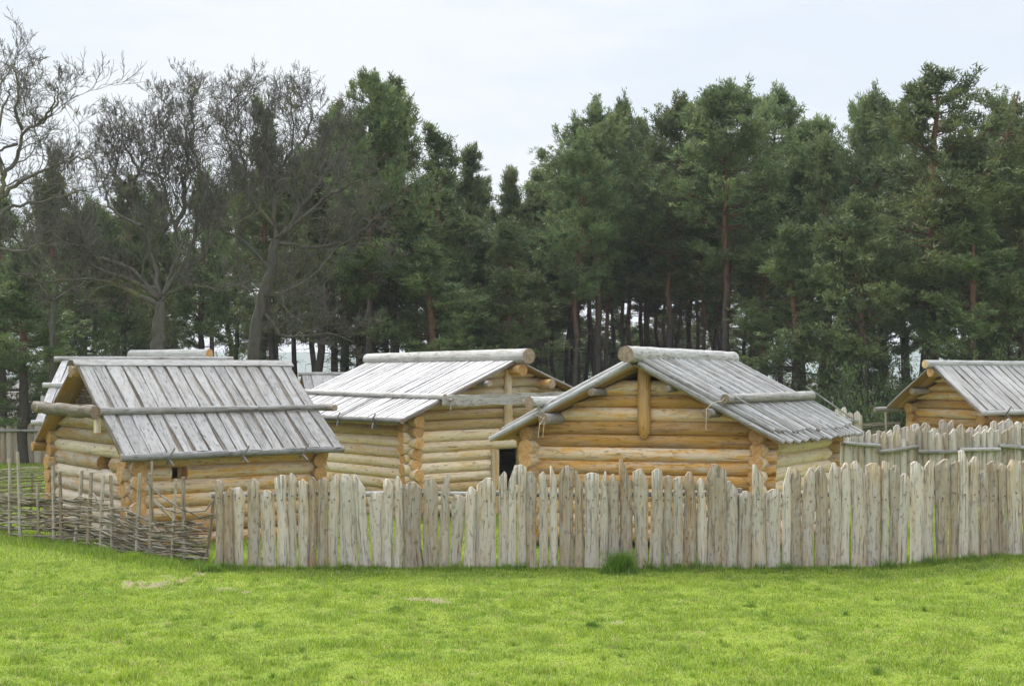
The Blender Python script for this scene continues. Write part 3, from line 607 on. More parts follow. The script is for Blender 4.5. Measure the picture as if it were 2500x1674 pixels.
# ------------------------------------------------------------------ wattle fences
def wy(px): return float(np.interp(px,[-200,0,50,150,215,260,300,370,420,520],[32.5,30.9,30.2,29.6,28.9,28.2,27.7,27.1,26.5,26.1]))
wf=thing('wattle_fence','woven wattle fence of crooked grey rods on thin posts, sagging towards the palisade end','fence',at(250,1340,28.4)*1.0)
WF=WORLD[wf.name]
def zc(x,y): return (x/4.337, 1080+y/4.337)
for (xt,yt,xb,yb,w) in [(97,175,110,1020,38),(180,95,225,1060,40),(395,430,410,1060,36),(565,240,565,1060,42),(630,315,655,1110,40),(865,300,795,1110,45),(960,310,935,1170,42),(1090,350,1070,1130,38),(1175,350,1185,1160,38),(1485,320,1455,1080,45),(1615,205,1600,1000,25),(1590,325,1600,1250,52),(1855,390,1825,1275,32),(1950,358,1950,1315,45),(2265,560,2170,1315,42),(-60,200,-50,1010,40),(-330,240,-340,1000,40)]:
    a=zc(xt,yt); b=zc(xb,yb); Y=wy(b[0]) if yb>1005 or xb<200 else 27.6
    pt=at(a[0],a[1],Y); pb=at(b[0],b[1],Y); pb=pb+(pb-pt).normalized()*.25
    r=w/4.337*Y/F/2
    one(wf,'post',lambda mb: rough_pole(mb,pb,pt,r*1.08,r*.92,n=9,wob=.012,jit=.06),[POST,ENDG])
def branch(root,pts,r,Yf=wy,dy=0.0,amp=.03):
    k=len(pts); n=max(6,int(abs(pts[-1][0]-pts[0][0])/9)); P=[]; ph=random.uniform(0,6); R=[]
    tt=np.linspace(0,k-1,n+1)
    for i,t in enumerate(tt):
        j=min(int(t),k-2); q=t-j; q=q*q*(3-2*q)*.5+q*.5
        px=pts[j][0]+(pts[j+1][0]-pts[j][0])*q; py=pts[j][1]+(pts[j+1][1]-pts[j][1])*q
        P.append(at(px,py,Yf(px)+dy+amp*math.sin(px*.085+ph))+Vector((0,0,random.uniform(-.010,.010)))); R.append(r*(1.1-.45*i/n)*random.uniform(.9,1.1))
    mb=MB(); mb.tube(P,R,6,0,1,.08); return mb.build('branch',[ROD,ENDP],root)
hand=[[(1540,400),(1700,560),(1900,690),(2190,820)],[(1630,620),(1750,700),(1880,740),(2180,720),(2265,600)],[(985,540),(1100,680),(1330,705),(1560,822)],[(1140,760),(1300,860),(1460,900),(1560,1010)],[(860,715),(1040,715),(1250,690),(1420,680)],
[(0,560),(150,525),(260,545),(610,535)],[(600,600),(760,660),(900,680),(1040,690)],[(0,810),(250,870),(500,905),(700,900)],[(470,880),(640,850),(800,820),(930,815)],[(1970,830),(2060,850),(2190,900)],[(1640,640),(1800,780),(1880,830)],[(1510,900),(1700,850),(2000,825),(2270,760)],
[(1700,850),(1800,940),(1900,970),(2200,970)],[(740,1090),(820,1140),(930,1115),(1150,1150)],[(660,590),(760,610),(850,560),(930,590)],[(1000,560),(1030,640),(1040,725)],[(1640,890),(1700,950),(1730,975)]]
for q in hand: branch(wf,[zc(*p) for p in q],.019 if q[0][0]>900 else .016,dy=-.03)
for i in range(44):
    x0=random.uniform(-700,500); x1=x0+random.uniform(350,900); x1=min(x1,980)
    y0=555+455*random.random()**1.35; s=random.uniform(.0,.14); y1=y0+(x1-x0)*s
    if y1>1100: y1=1100
    branch(wf,[zc(x0,y0),zc((x0+x1)/2,(y0+y1)/2+random.uniform(-15,15)),zc(x1,y1)],random.uniform(.016,.024))
for i in range(20):
    x0=random.uniform(880,1250); x1=random.uniform(1480,1620); t=random.random(); y0=760+t*330+(x0-1000)*.25; y1=890+t*320
    branch(wf,[zc(x0,y0),zc((x0+x1)/2,(y0+y1)/2+random.uniform(-25,10)),zc(x1,y1)],random.uniform(.011,.018))
for i in range(18):
    x0=random.uniform(1540,1680); x1=random.uniform(2140,2230); y0=random.uniform(960,1180); y1=y0+random.uniform(20,90)
    branch(wf,[zc(x0,y0),zc((x0+x1)/2,(y0+y1)/2+random.uniform(-20,20)),zc(x1,y1)],random.uniform(.017,.026))
tg=MB()
def rods_in(mb,pts,r,dy):
    n=max(6,int(abs(pts[-1][0]-pts[0][0])/9)); ph=random.uniform(0,6); P=[]
    for i in range(n+1):
        t=i/n*(len(pts)-1); j=min(int(t),len(pts)-2); q=t-j; px=pts[j][0]+(pts[j+1][0]-pts[j][0])*q; py=pts[j][1]+(pts[j+1][1]-pts[j][1])*q; P.append(at(px,py,wy(px)+dy+.04*math.sin(px*.085+ph))+Vector((0,0,random.uniform(-.012,.012))))
    mb.tube(P,[r*(1.1-.4*i/n) for i in range(n+1)],5,0,1,.08)
for i in range(85):
    x0=random.uniform(-700,700); x1=x0+random.uniform(300,800); y0=545+495*random.random()**1.35; y1=min(y0+(x1-x0)*random.uniform(-.03,.16),1120); rods_in(tg,[zc(x0,y0),zc((x0+x1)/2,(y0+y1)/2+random.uniform(-20,20)),zc(x1,y1)],random.uniform(.012,.02),random.uniform(-.03,.05))
for i in range(50):
    x0=random.uniform(900,1450); x1=x0+random.uniform(250,520); x1=min(x1,1700); y0=random.uniform(740,1090); y1=y0+(x1-x0)*random.uniform(.12,.5); rods_in(tg,[zc(x0,y0),zc((x0+x1)/2,(y0+y1)/2+random.uniform(-25,15)),zc(x1,min(y1,1200))],random.uniform(.012,.02),random.uniform(-.04,.06))
for i in range(22):
    x0=random.uniform(1500,1800); x1=random.uniform(1950,2230); y0=random.uniform(840,1170); y1=y0+random.uniform(-40,100); rods_in(tg,[zc(x0,y0),zc((x0+x1)/2,(y0+y1)/2+random.uniform(-25,25)),zc(x1,y1)],random.uniform(.013,.022),random.uniform(-.05,.07))
to=tg.build('woven_rods',[ROD,ENDP],wf); to['kind']='stuff'
w2=thing('wattle_fence','fine dense wattle panel running from the left edge to the left hut corner','fence',at(60,1215,33.2))
w2y=lambda px: 33.6-.006*px
for i in range(30):
    y=1146+i*2.3; x0=random.uniform(-120,-20); x1=random.uniform(100,119)
    branch(w2,[(x0,y+4+random.uniform(-3,3)),(30,y+random.uniform(-3,3)),(x1,y-6+random.uniform(-3,3))],random.uniform(.010,.015),w2y)
for px in (-90,-30,20,75,112): one(w2,'post',lambda mb: rough_pole(mb,at(px,1290,w2y(px)),at(px+2,1150,w2y(px)),.028,.024,n=7),[POST,ENDG])
w3=thing('wattle_fence','low dark wattle fence behind the inner palisade, left of the small right hut','fence',at(2150,1100,44.0))
w3y=lambda px:44.0
for i in range(22):
    y=1032+i*3.0; branch(w3,[(2098+random.uniform(-4,20),y+6+random.uniform(-3,3)),(2145,y+random.uniform(-3,2)),(2200+random.uniform(-8,10),y+random.uniform(-4,4))],random.uniform(.012,.017),w3y)
for (xa,ya,xb) in ((2103,1012,2112),(2163,1004,2166),(2196,1030,2197)): one(w3,'post',lambda mb: rough_pole(mb,at(xb,1195,44),at(xa,ya,44),.036,.03,n=7),[POST,ENDG])
# ------------------------------------------------------------------ trees
def tubes_np(paths, n):
    """paths: list of (pts Nx3, radii N) -> verts, quads"""
    V=[];Q=[];o=0
    for P,R in paths:
        P=np.asarray(P,float); m=len(P); T=np.gradient(P,axis=0); T/=np.linalg.norm(T,axis=1,keepdims=True)+1e-9
        up=np.array([0,0,1.]) if abs(T[0,2])<.85 else np.array([1.,0,0])
        A=np.cross(T,up); A/=np.linalg.norm(A,axis=1,keepdims=True)+1e-9; B=np.cross(T,A)
        th=np.arange(n)*2*PI/n
        ring=P[:,None,:]+np.asarray(R)[:,None,None]*(A[:,None,:]*np.cos(th)[None,:,None]+B[:,None,:]*np.sin(th)[None,:,None])
        V.append(ring.reshape(-1,3)); i=np.arange(m*n).reshape(m,n)+o; j=np.roll(i,-1,axis=1)
        Q.append(np.stack([i[:-1],j[:-1],j[1:],i[1:]],-1).reshape(-1,4)); o+=m*n
    return np.concatenate(V),np.concatenate(Q)
def needles(cent, out, rng, k=13, ln=.20, wd=.026):
    n=len(cent); c=np.repeat(cent,k,0)+rng.normal(0,.075,(n*k,3)); d=np.repeat(out,k,0)*.55+rng.normal(0,.55,(n*k,3))+np.array([0,0,.38]); d/=np.linalg.norm(d,axis=1,keepdims=True)
    s=np.cross(d,rng.normal(0,1,(n*k,3))); s/=np.linalg.norm(s,axis=1,keepdims=True); L=(ln*rng.uniform(.6,1.3,n*k))[:,None]; w=wd*rng.uniform(.7,1.3,n*k)[:,None]
    V=np.stack([c-s*w, c+s*w, c+d*L],1).reshape(-1,3); rn=np.repeat(np.repeat(rng.random(n),k)*.75+rng.random(n*k)*.25,3)
    return V,np.arange(n*k*3).reshape(-1,3),rn
def pine_proto(seed,h,cs,cr,top='round',dens=1.0,dead=12,lean=0.0,r0=.2,fork=False):
    rng=np.random.default_rng(seed); zt=np.linspace(0,h,14); wob=np.cumsum(rng.normal(0,.07,(14,2)),0); wob[0]=0
    ax=np.stack([wob[:,0]+lean*(zt/h)**2,wob[:,1],zt],1); ar=r0*(1-zt/h)**.75+.018
    axis=lambda z: np.array([np.interp(z,zt,ax[:,i]) for i in range(3)])
    trunk=[(ax,ar)]; limbs=[]; C_=[];O_=[]
    z=cs*h
    if fork:
        b=axis(h*.58); e=b+np.array([cr*.95,0,h*.40]); pth=np.array([b+(e-b)*t+np.array([.5*math.sin(t*PI),0,0]) for t in np.linspace(0,1,8)]); trunk.append((pth,.12*(1-np.linspace(0,1,8))+.02))
    while z<h-.15:
        t=(z-cs*h)/(h-cs*h)
        if top=='round': prof=(min(1,.45+t*2.2))*(1-t**2.3)**.72
        elif top=='cone': prof=(min(1,.5+t*3))*(1-t**1.25)**.75
        elif top=='slim': prof=(min(1,.5+t*3))*(1-t)**.9+.06
        else: prof=(min(1,.35+t*1.4))*(1-t**2.6)**.8
        for j in range(rng.integers(3,6)):
            if rng.random()<.2: continue
            a=rng.uniform(0,2*PI); ln=max(.28,cr*prof*rng.uniform(.5,1.2)); el=.08+.42*t+rng.normal(0,.17)
            base=axis(z+rng.uniform(-.2,.2))
            if fork and rng.random()<.4 and t>.45: base=pth[min(7,int((t-.3)*10))]
            d=np.array([math.cos(a)*math.cos(el),math.sin(a)*math.cos(el),math.sin(el)])
            q=np.linspace(0,1,6)[:,None]; P=base+d*ln*q+np.array([0,0,1])*(-.10*ln*np.sin(q*PI)+.22*ln*q**2)+rng.normal(0,.03*ln,(6,3))*q
            limbs.append((P,(.012+.018*ln)*(1-q[:,0]*.8)))
            m=int((4+ln*11.5)*dens); f=rng.uniform(.22,1.03,m)**.62; sp=.22*ln+.13
            cc=np.stack([np.interp(f,q[:,0],P[:,i]) for i in range(3)],1); off=rng.normal(0,1,(m,3))*np.array([sp*.6,sp*.6,sp*.20]); cc+=off*(.35+.65*f[:,None])
            C_.append(cc); oo=off+d*.6; O_.append(oo/(np.linalg.norm(oo,axis=1,keepdims=True)+1e-6))
            if t>.35 and rng.random()<.6:      # upright spring shoot at the bough tip
                k_=int(rng.integers(2,4))
                for q_ in range(k_):
                    e=P[-1-q_]+rng.normal(0,.1,3); hh_=rng.uniform(.2,.6)*(.5+t*.6); g=np.linspace(0,1,7)[:,None]; C_.append(e+np.array([rng.normal(0,.06),rng.normal(0,.06),hh_])*g+rng.normal(0,.025,(7,3))); O_.append(np.tile([d[0]*.2,d[1]*.2,1.],(7,1)))
        z+=(rng.uniform(.36,.62)*(h-cs*h)/9.0+.05)*(1-.62*max(0,t))
    tp=axis(h); C_.append(tp+rng.normal(0,1,(9,3))*np.array([.06,.06,.22])+np.array([0,0,-.15])); O_.append(np.tile([0,0,1.],(9,1)))
    for j in range(dead):
        z=h*rng.uniform(max(.12,cs-.35),cs+.15); a=rng.uniform(0,2*PI); ln=rng.uniform(.4,1.4); b=axis(z); q=np.linspace(0,1,5)[:,None]
        P=b+np.array([math.cos(a),math.sin(a),.1])*ln*q+rng.normal(0,.09,(5,3))*q+np.array([0,0,-.25])*ln*q**2; limbs.append((P,.022*(1-q[:,0]*.8)))
        for u in range(2):
            P2=P[2+u]+(np.array([math.cos(a+1-2*u),math.sin(a+1-2*u),.2])*ln*.45)*np.linspace(0,1,4)[:,None]+rng.normal(0,.04,(4,3)); limbs.append((P2,np.full(4,.006)))
    V,Q=tubes_np(trunk,9); mt=fast_mesh('trunk',V,Q,[PBARK],smooth=True)
    V1,Q1=tubes_np(limbs,4); Vn,Tn,rn=needles(np.concatenate(C_),np.concatenate(O_),rng)
    # crown: limbs (as triangles) and needle sprays in one mesh
    T1=np.concatenate([Q1[:,[0,1,2]],Q1[:,[0,2,3]]]); VV=np.concatenate([V1,Vn]); TT=np.concatenate([T1,Tn+len(V1)])
    mi=np.concatenate([np.ones(len(T1)),np.zeros(len(Tn))]); me=fast_mesh('crown',VV,TT,[NEEDLE,PBARK],{'rnd':np.concatenate([np.zeros(len(V1)),rn])},mi)
    return dict(trunk=mt,crown=me,h=h,cr=cr)
PR={'S':[pine_proto(31,17,.60,1.7,'round',1.2,34,.3,.11),pine_proto(32,17,.57,1.8,'cone',1.2,34,-.4,.12),pine_proto(33,16,.64,1.6,'round',1.2,30,.5,.10)],
    'B':[pine_proto(21,17,.50,2.5,'round',1.35,40,.4,.16),pine_proto(22,17,.47,2.6,'flat',1.35,40,-.3,.17),pine_proto(23,16,.53,2.3,'round',1.35,36,.2,.14)],
    'T':[pine_proto(1,16,.43,2.5,'round',1.3,26,.3),pine_proto(2,16,.34,2.3,'cone',1.35,24,-.4),pine_proto(3,17,.50,2.7,'flat',1.35,30,.5,.23),pine_proto(4,16,.30,2.4,'round',1.4,20,.0)],
    'F':[pine_proto(5,14,.12,2.6,'cone',1.2,6,.2),pine_proto(6,13,.16,2.8,'round',1.2,6,-.2),pine_proto(7,14,.2,2.5,'cone',1.15,8,.2)],
    'M':[pine_proto(8,15,.34,2.0,'slim',.95,14,.3,.15),pine_proto(9,15,.38,2.1,'slim',.95,14,-.3,.16)],
    'K':[pine_proto(10,16,.42,2.7,'round',1.25,14,.4,.24,True)]}
cnt={}
def pine(px,ytop,Y,kind,width,label,group=None):
    i=cnt.get(kind,0); cnt[kind]=i+1; pr=PR[kind][i%len(PR[kind])]
    X=(px-CX)*Y/F; hh=H+(YH-ytop)*Y/F; s=hh/pr['h']; sx=width/(2*pr['cr'])
    o=thing('pine_tree',label,'tree',(X,Y,0),group); a=random.uniform(0,2*PI) if kind!='K' else .2
    o.rotation_euler=(0,0,a)
    for nm in ('trunk','crown'):
        c=bpy.data.objects.new(nm,pr[nm]); C.objects.link(c); c.parent=o; c.scale=(sx*1.15,sx*1.15,s)
    return o
G='pines of the belt behind the huts'
for t in [(905,200,60,'T',4.4,'tallest pine of the clump left of the sky gap, pointed double top'),(972,218,61.5,'T',4.6,'broad pine with reddish trunk right beside the tallest one of the left clump'),
 (1066,335,64,'M',5.0,'pine sloping down on the right shoulder of the left clump, edge against the sky gap'),(1124,372,70,'M',4.2,'slim see-through pine standing in the sky gap, right of the dense clump'),
 (1172,452,74,'M',3.2,'lowest thin-topped pine at the bottom of the sky gap'),(1288,432,66,'M',3.6,'first pine on the right of the sky gap, short with tufted top'),
 (1402,352,64,'B',3.6,'rounded yellow-green pine second from the sky gap with paired thin stems'),(1465,268,66,'B',4.8,'first tall pine at the left end of the right-hand mass'),
 (1532,274,70,'B',3.2,'narrow cone-topped pine between two taller rounded ones'),(1632,268,67,'B',5.0,'upright rounded pine left of the thick-trunked highest one'),(1580,330,73,'B',4.4,'pine set back with its rounded crown filling a dip in the skyline'),
 (1770,238,64,'B',5.4,'thick-trunked pine with the highest crown of the middle mass, above the pole-roofed hut'),(1872,246,68,'B',5.0,'airy-topped tall pine right of the thick-trunked one'),(1955,308,66,'T',4.6,'pine stepping down towards the notch in the skyline'),
 (2022,362,61,'F',4.8,'bright yellow-green pine low in the notch of the skyline'),(2085,262,68,'F',4.8,'dark pine rising on the right side of the skyline notch'),(2160,246,65,'F',5.2,'broad dark pine beside the leaning forked one'),
 (2215,300,70,'T',5.0,'pine half hidden behind the leaning forked one'),(2270,206,58,'K',7.0,'big forked pine with bare orange limbs, its top leaning right into the blue sky'),
 (2445,272,66,'F',4.6,'pointed pine near the right edge just beyond the forked one'),(2520,300,61,'F',5.6,'pine cut by the right edge of the picture'),(2390,330,71,'F',5.0,'pine between the forked one and the right edge, set back'),
 (655,268,66,'M',4.0,'slender pine top showing through the bare branches of the second oak'),(722,390,68,'M',3.2,'short pine among bare oak twigs left of the tall clump'),(792,272,62,'M',4.4,'feathery pine just left of the tall clump with a spiky leader'),
 (842,320,66,'T',4.6,'pine tucked against the left side of the tall clump'),(570,420,70,'M',3.0,'pine seen behind the gap between the two near oaks'),(488,445,70,'F',4.2,'low pine behind the trunk of the first oak'),(290,448,68,'F',4.2,'low pine left of the first oak crown'),
 (112,428,66,'F',4.4,'pine under the black limbs of the oak at the left edge'),(8,492,62,'F',4.8,'pine at the very left edge under the oak limbs'),(195,505,68,'F',4.2,'low rounded pine second from the left edge group'),(392,468,72,'M',3.6,'thin pine behind the fork of the first oak'),
 (1055,600,59,'F',5.6,'spreading dark green pine reaching down to the middle hut roof'),(1232,560,61,'F',4.8,'low bushy pine at the foot of the sky gap'),(2130,500,57,'F',5.0,'young pine with low boughs behind the right-hand fences'),
 (1945,560,59,'F',5.2,'young bushy pine above the right slope of the pole roof'),(2370,520,56,'F',5.6,'low-boughed pine right above the small right hut'),(1330,480,70,'B',4.4,'dark trunked pine above the right end of the middle ridge log'),
 (870,520,64,'T',4.4,'pine with bare red trunk under the tall clump'),(2480,470,57,'F',5.2,'low pine filling the right edge above the small hut'),(1860,560,63,'T',4.2,'lower pine standing behind the highest middle crown'),
 (60,600,57,'F',4.8,'low dark pine above the far left fence'),(1120,620,63,'F',4.4,'mid-green bushy pine below the slim one in the gap')]: pine(*t,group=G)
for px,yt,Y in ((1300,700,92),(1395,730,96),(1490,715,90),(1600,765,98),(1745,745,97),(1830,690,91),(1225,690,95),(1680,800,106),(1290,795,99),(1360,800,104),(1430,805,100),(1520,800,103),(1565,805,99),(1640,800,101),(1260,790,105)):
    pine(px,yt,Y,'F',5.0,'short bushy pine far back between the bare trunks of the belt','young pines deep between the trunks')
rs=np.random.default_rng(8)
for i in range(38):
    px=(870 if i%3==0 else 1235)+((330/12)*(i//3) if i%3==0 else (620/25)*(i-i//3-1))+rs.uniform(-9,9); Y=rs.uniform(66,92)
    pine(px,float(rs.uniform(400,520))+(170*math.exp(-((px-1200)/90)**2)),Y,'S',float(rs.uniform(3.0,3.8)),'slim straight pine trunk with a high small crown among its like in the belt','slim pines in the belt')
rs=np.random.default_rng(5)
for i in range(52):
    px=-250+i*58+rs.uniform(-35,35); Y=rs.uniform(74,94); gap=1-math.exp(-((px-1190)/110)**2)
    pine(px,float(rs.uniform(350,540))+(1-gap)*230+(140 if px<560 else 0),Y,('B' if 1200<px<1900 else rs.choice(['T','T','M'])),float(rs.uniform(3.8,4.8)),'pine with a dark bare trunk deep inside the belt, behind the front row','pines deep in the belt')
for px,Y,w in ((-260,60,5.5),(-150,64,5),(2680,60,5.5),(2800,64,5.5),(-420,62,5.5),(2950,62,5)): pine(px,340,Y,'F',w,'pine of the belt standing beyond the picture edge','pines beyond the picture edge')
# bare oaks
def oak(seed,Y,label,trunk,limbs,r0,rl,dark=1.0,step=.25):
    """trunk and main limbs follow the photograph's tree in its own plane, spread in depth; boughs and twigs grow from them"""
    rng=np.random.default_rng(seed); lev={k:[] for k in range(7)}; wig={2:.22,3:.25,4:.22,5:.16}; NC={2:5,3:4,4:4}
    zp=lambda p,dy: np.array(at(p[0]/1.844,50+(p[1]+max(0,1250-p[1])*.075)/1.844,Y))+np.array([0,dy,0])
    def smooth(P,k=4):
        P=np.asarray(P); t=np.arange(len(P)); u=np.linspace(0,len(P)-1,(len(P)-1)*k+1); Q=np.stack([np.interp(u,t,P[:,c]) for c in range(3)],1)
        for _ in range(2): Q[1:-1]=.25*Q[:-2]+.5*Q[1:-1]+.25*Q[2:]
        Q[1:-1]+=rng.normal(0,.035,(len(Q)-2,3)); return Q
    def grow(p,d,ln,r,L):
        n={2:8,3:6,4:4,5:3}[L]; P=[p]; dd=d/np.linalg.norm(d); seg=ln/(n-1)
        for _ in range(n-1):
            dd=dd+rng.normal(0,wig[L],3)+np.array([0,0,.07]); dd/=np.linalg.norm(dd); P.append(P[-1]+dd*seg)
        P=np.array(P); lev[L].append((P,np.linspace(r,max(r*.4,.0065),n)))
        if L>=5: return
        for c in range(NC[L]):
            f=rng.uniform(.2,1.0)**.8 if c else 1.0; x=f*(n-1); i_=min(int(x),n-2); q=P[i_]+(P[i_+1]-P[i_])*(x-i_); t=P[i_+1]-P[i_]; t/=np.linalg.norm(t)
            s_=np.cross(t,rng.normal(0,1,3)); s_/=np.linalg.norm(s_)+1e-6; a=rng.uniform(.45,1.05) if c else .2
            grow(q,t*math.cos(a)+s_*math.sin(a)+np.array([0,0,.15]),ln*rng.uniform(.38,.62),max(r*.5,.0072),L+1)
    base=zp(trunk[0],0); base[2]=-.1; T=smooth([base]+[zp(p,0) for p in trunk]); lev[0].append((T,np.linspace(r0*1.12,r0*.68,len(T))))
    for li,l in enumerate(limbs):
        dz=rng.uniform(-2.4,2.4) if li else .4; m=len(l); P=smooth([zp(p,dz*(k/(m-1))**.9) for k,p in enumerate(l)]); L_=np.linalg.norm(np.diff(P,axis=0),axis=1).sum(); R_=np.linspace(rl*.72*rng.uniform(.75,1.1)*min(1,.5+L_/9),.016,len(P)); lev[1].append((P,R_))
        k=int(L_/step)
        for q in range(k):
            f=min(1,(.12+.88*(q+rng.random())/k)); x=f*(len(P)-1); i_=min(int(x),len(P)-2); p=P[i_]+(P[i_+1]-P[i_])*(x-i_); t=P[i_+1]-P[i_]; t/=np.linalg.norm(t)+1e-9
            s_=np.cross(t,rng.normal(0,1,3)); s_/=np.linalg.norm(s_)+1e-6; a=rng.uniform(.5,1.2)
            grow(p,t*math.cos(a)+s_*math.sin(a)+np.array([0,0,.22]),rng.uniform(.75,1.9)*(1.2-.62*f),max(R_[i_]*.38,.012),2)
    b=np.array([base[0],Y,0]); o=thing('oak_tree',label,'tree',b,'bare oaks before the pines')
    def part(nm,ps):
        Vs=[];Qs=[];off=0
        for lst,n in ps:
            if not lst: continue
            V,Q=tubes_np(lst,n); Vs.append(V);Qs.append(Q+off);off+=len(V)
        me=fast_mesh(nm,np.concatenate(Vs)-b,np.concatenate(Qs),[OBARK],smooth=True); c=bpy.data.objects.new(nm,me); C.objects.link(c); c.parent=o
    part('trunk',[(lev[0]+lev[1],8)]); part('crown',[(lev[2]+lev[3],5),(lev[4]+lev[5],3)]); return o
oak(21,52,'leafless oak with the thick low trunk above the left hut, crown spread wide',[(715,1480),(712,1380),(722,1270)],[
 [(722,1270),(770,1130),(800,1020),(790,900),(740,780),(730,680),(700,620),(740,540),(720,440),(760,330),(740,260)],[(735,1230),(840,1060),(890,920),(930,760),(940,690),(900,620),(870,520),(880,400),(870,300),(900,240)],
 [(720,1250),(690,1080),(640,900),(580,790),(560,690),(600,580),(640,500),(660,400),(640,310)],[(715,1250),(600,1160),(480,1130),(400,1060),(300,960),(250,940)],[(710,1280),(560,1200),(470,1160),(330,1170),(200,1200)],
 [(715,1240),(560,1080),(420,1050),(390,950),(380,850),(330,740),(290,700),(300,620)],[(740,1220),(880,1070),(960,950),(980,840),(1030,740),(1060,650),(1100,560),(1040,480),(1020,380),(1040,300),(1100,220)],[(730,1260),(820,1190),(920,1190),(1000,1230)],
 [(730,680),(680,640),(590,600),(540,520),(500,440),(480,370)],[(560,690),(480,620),(500,520),(460,440)],[(790,900),(830,800),(800,700),(830,580),(800,450),(820,330),(800,260)],[(640,900),(520,850),(440,760),(420,640),(450,560)]],.27,.13)
oak(34,54.5,'leafless oak right of the thick-trunked one, twigs reaching to the pines',[(1140,1470),(1180,1250),(1230,1080),(1240,960)],[
 [(1240,960),(1230,850),(1220,740),(1260,640),(1310,520),(1320,400),(1300,300),(1320,220)],[(1240,960),(1330,860),(1370,760),(1380,600),(1440,500),(1490,350)],[(1235,900),(1150,800),(1090,700),(1110,590),(1060,500),(1010,450),(1020,330),(1090,240)],
 [(1180,1250),(1270,1220),(1400,1150),(1500,1000),(1640,900),(1700,820)],[(1220,1120),(1100,960),(1000,930),(930,860)],[(1180,1240),(1270,1220),(1310,1310),(1400,1370)],[(1240,960),(1360,880),(1480,780),(1560,740),(1700,700)],
 [(1300,560),(1370,440),(1380,330),(1370,230)],[(1170,1300),(1290,1440),(1480,1400),(1600,1450)],[(1235,980),(1390,1000),(1540,960),(1680,990)],[(1225,780),(1160,640),(1180,520),(1200,400),(1190,320)],[(1330,860),(1450,650),(1540,520),(1560,420)]],.24,.115)
oak(47,46,'leafless oak at the left edge with dark curving limbs against the sky',[(-70,1450),(-60,1100),(-35,860)],[
 [(-35,860),(10,740),(10,650),(70,560),(80,500),(100,430),(180,390),(240,300),(250,230),(230,190)],[(0,760),(100,690),(190,650),(290,600),(400,590),(450,550)],[(80,500),(20,540),(-40,560),(-120,500)],[(100,430),(90,350),(130,270),(140,210),(130,170)],
 [(-35,860),(60,780),(190,750),(280,690),(330,690)],[(10,650),(-30,500),(0,300),(20,240),(10,190)],[(-45,1000),(60,1030),(150,980),(220,990)],[(-60,950),(-160,800),(-220,600),(-200,480),(-180,330)],[(180,390),(280,370),(340,330)]],.27,.12,step=.42)
oak(52,56,'small low leafless tree with grey twigs left of the thick-trunked oak',[(235,1480),(240,1260)],[[(240,1260),(150,1150),(60,1130),(0,1080)],[(240,1260),(330,1180),(400,1120)],[(240,1260),(260,1050),(330,900)],[(240,1270),(160,1250),(40,1260)],[(240,1260),(190,1080),(120,980),(110,900)]],.15,.085,step=.4)
# undergrowth shrubs at the forest edge
def shrub_proto(seed,dense):
    rng=np.random.default_rng(seed); stems=[];C_=[];O_=[]
    for i in range(26):
        a=rng.uniform(0,2*PI); el=rng.uniform(.5,1.45); d=np.array([math.cos(a)*math.cos(el),math.sin(a)*math.cos(el),math.sin(el)]); ln=rng.uniform(.9,2.1); q=np.linspace(0,1,6)[:,None]
        P=d*ln*q+rng.normal(0,.08,(6,3))*q; stems.append((P,.018*(1-.7*q[:,0])))
        m=dense; f=rng.uniform(.25,1.05,m); cc=np.stack([np.interp(f,q[:,0],P[:,k]) for k in range(3)],1)+rng.normal(0,.22,(m,3)); C_.append(cc); O_.append(np.tile(d,(m,1)))
    V,Q=tubes_np(stems,4); mt=fast_mesh('stem',V,Q,[OBARK])
    Vn,Tn,rn=needles(np.concatenate(C_),np.concatenate(O_),rng,8,.085,.024); return mt,fast_mesh('foliage',Vn,Tn,[SHRUB],{'rnd':rn})
SP=[shrub_proto(61,26),shrub_proto(62,18),shrub_proto(63,32)]
for i,(px,Y,hh,ww,lab) in enumerate([(95,63,3.0,3.6,'leafy shrub behind the far left fence'),(250,56,3.0,3.6,'shrub with yellow-green leaves above the left hut ridge, left side'),(470,57,3.4,3.6,'yellow-green shrub just above the short thick ridge log'),(690,57,3.0,4.0,'dark shrub between the left and middle roofs'),
    (1010,60,2.8,4.2,'dark shrub hidden behind the middle ridge log'),(2070,54,3.8,4.4,'dark shrub behind the far stakes beside the pole roof'),(2190,55,3.6,4.4,'dark shrub directly left of the small right hut'),(2330,54,4.2,4.2,'shrub with dry twigs above the small right hut roof'),
    (2460,54,4.4,4.4,'tall shrub above the right end of the small hut roof'),(1985,57,3.4,4.2,'shrub behind the right end of the pole roof'),(-70,63,3.0,4,'shrub at the left edge beyond the lawn'),(560,58,2.6,4,'low shrub under the second oak'),(860,60,2.6,4,'low shrub under the red pine trunks')]):
    o=thing('shrub',lab,'shrub',((px-CX)*Y/F,Y,0),'undergrowth shrubs at the forest edge'); o.rotation_euler=(0,0,i*1.7)
    for nm,me in zip(('stem','foliage'),SP[i%3]): c=bpy.data.objects.new(nm,me); C.objects.link(c); c.parent=o; c.scale=(ww/3.2,ww/3.2,hh/1.9)
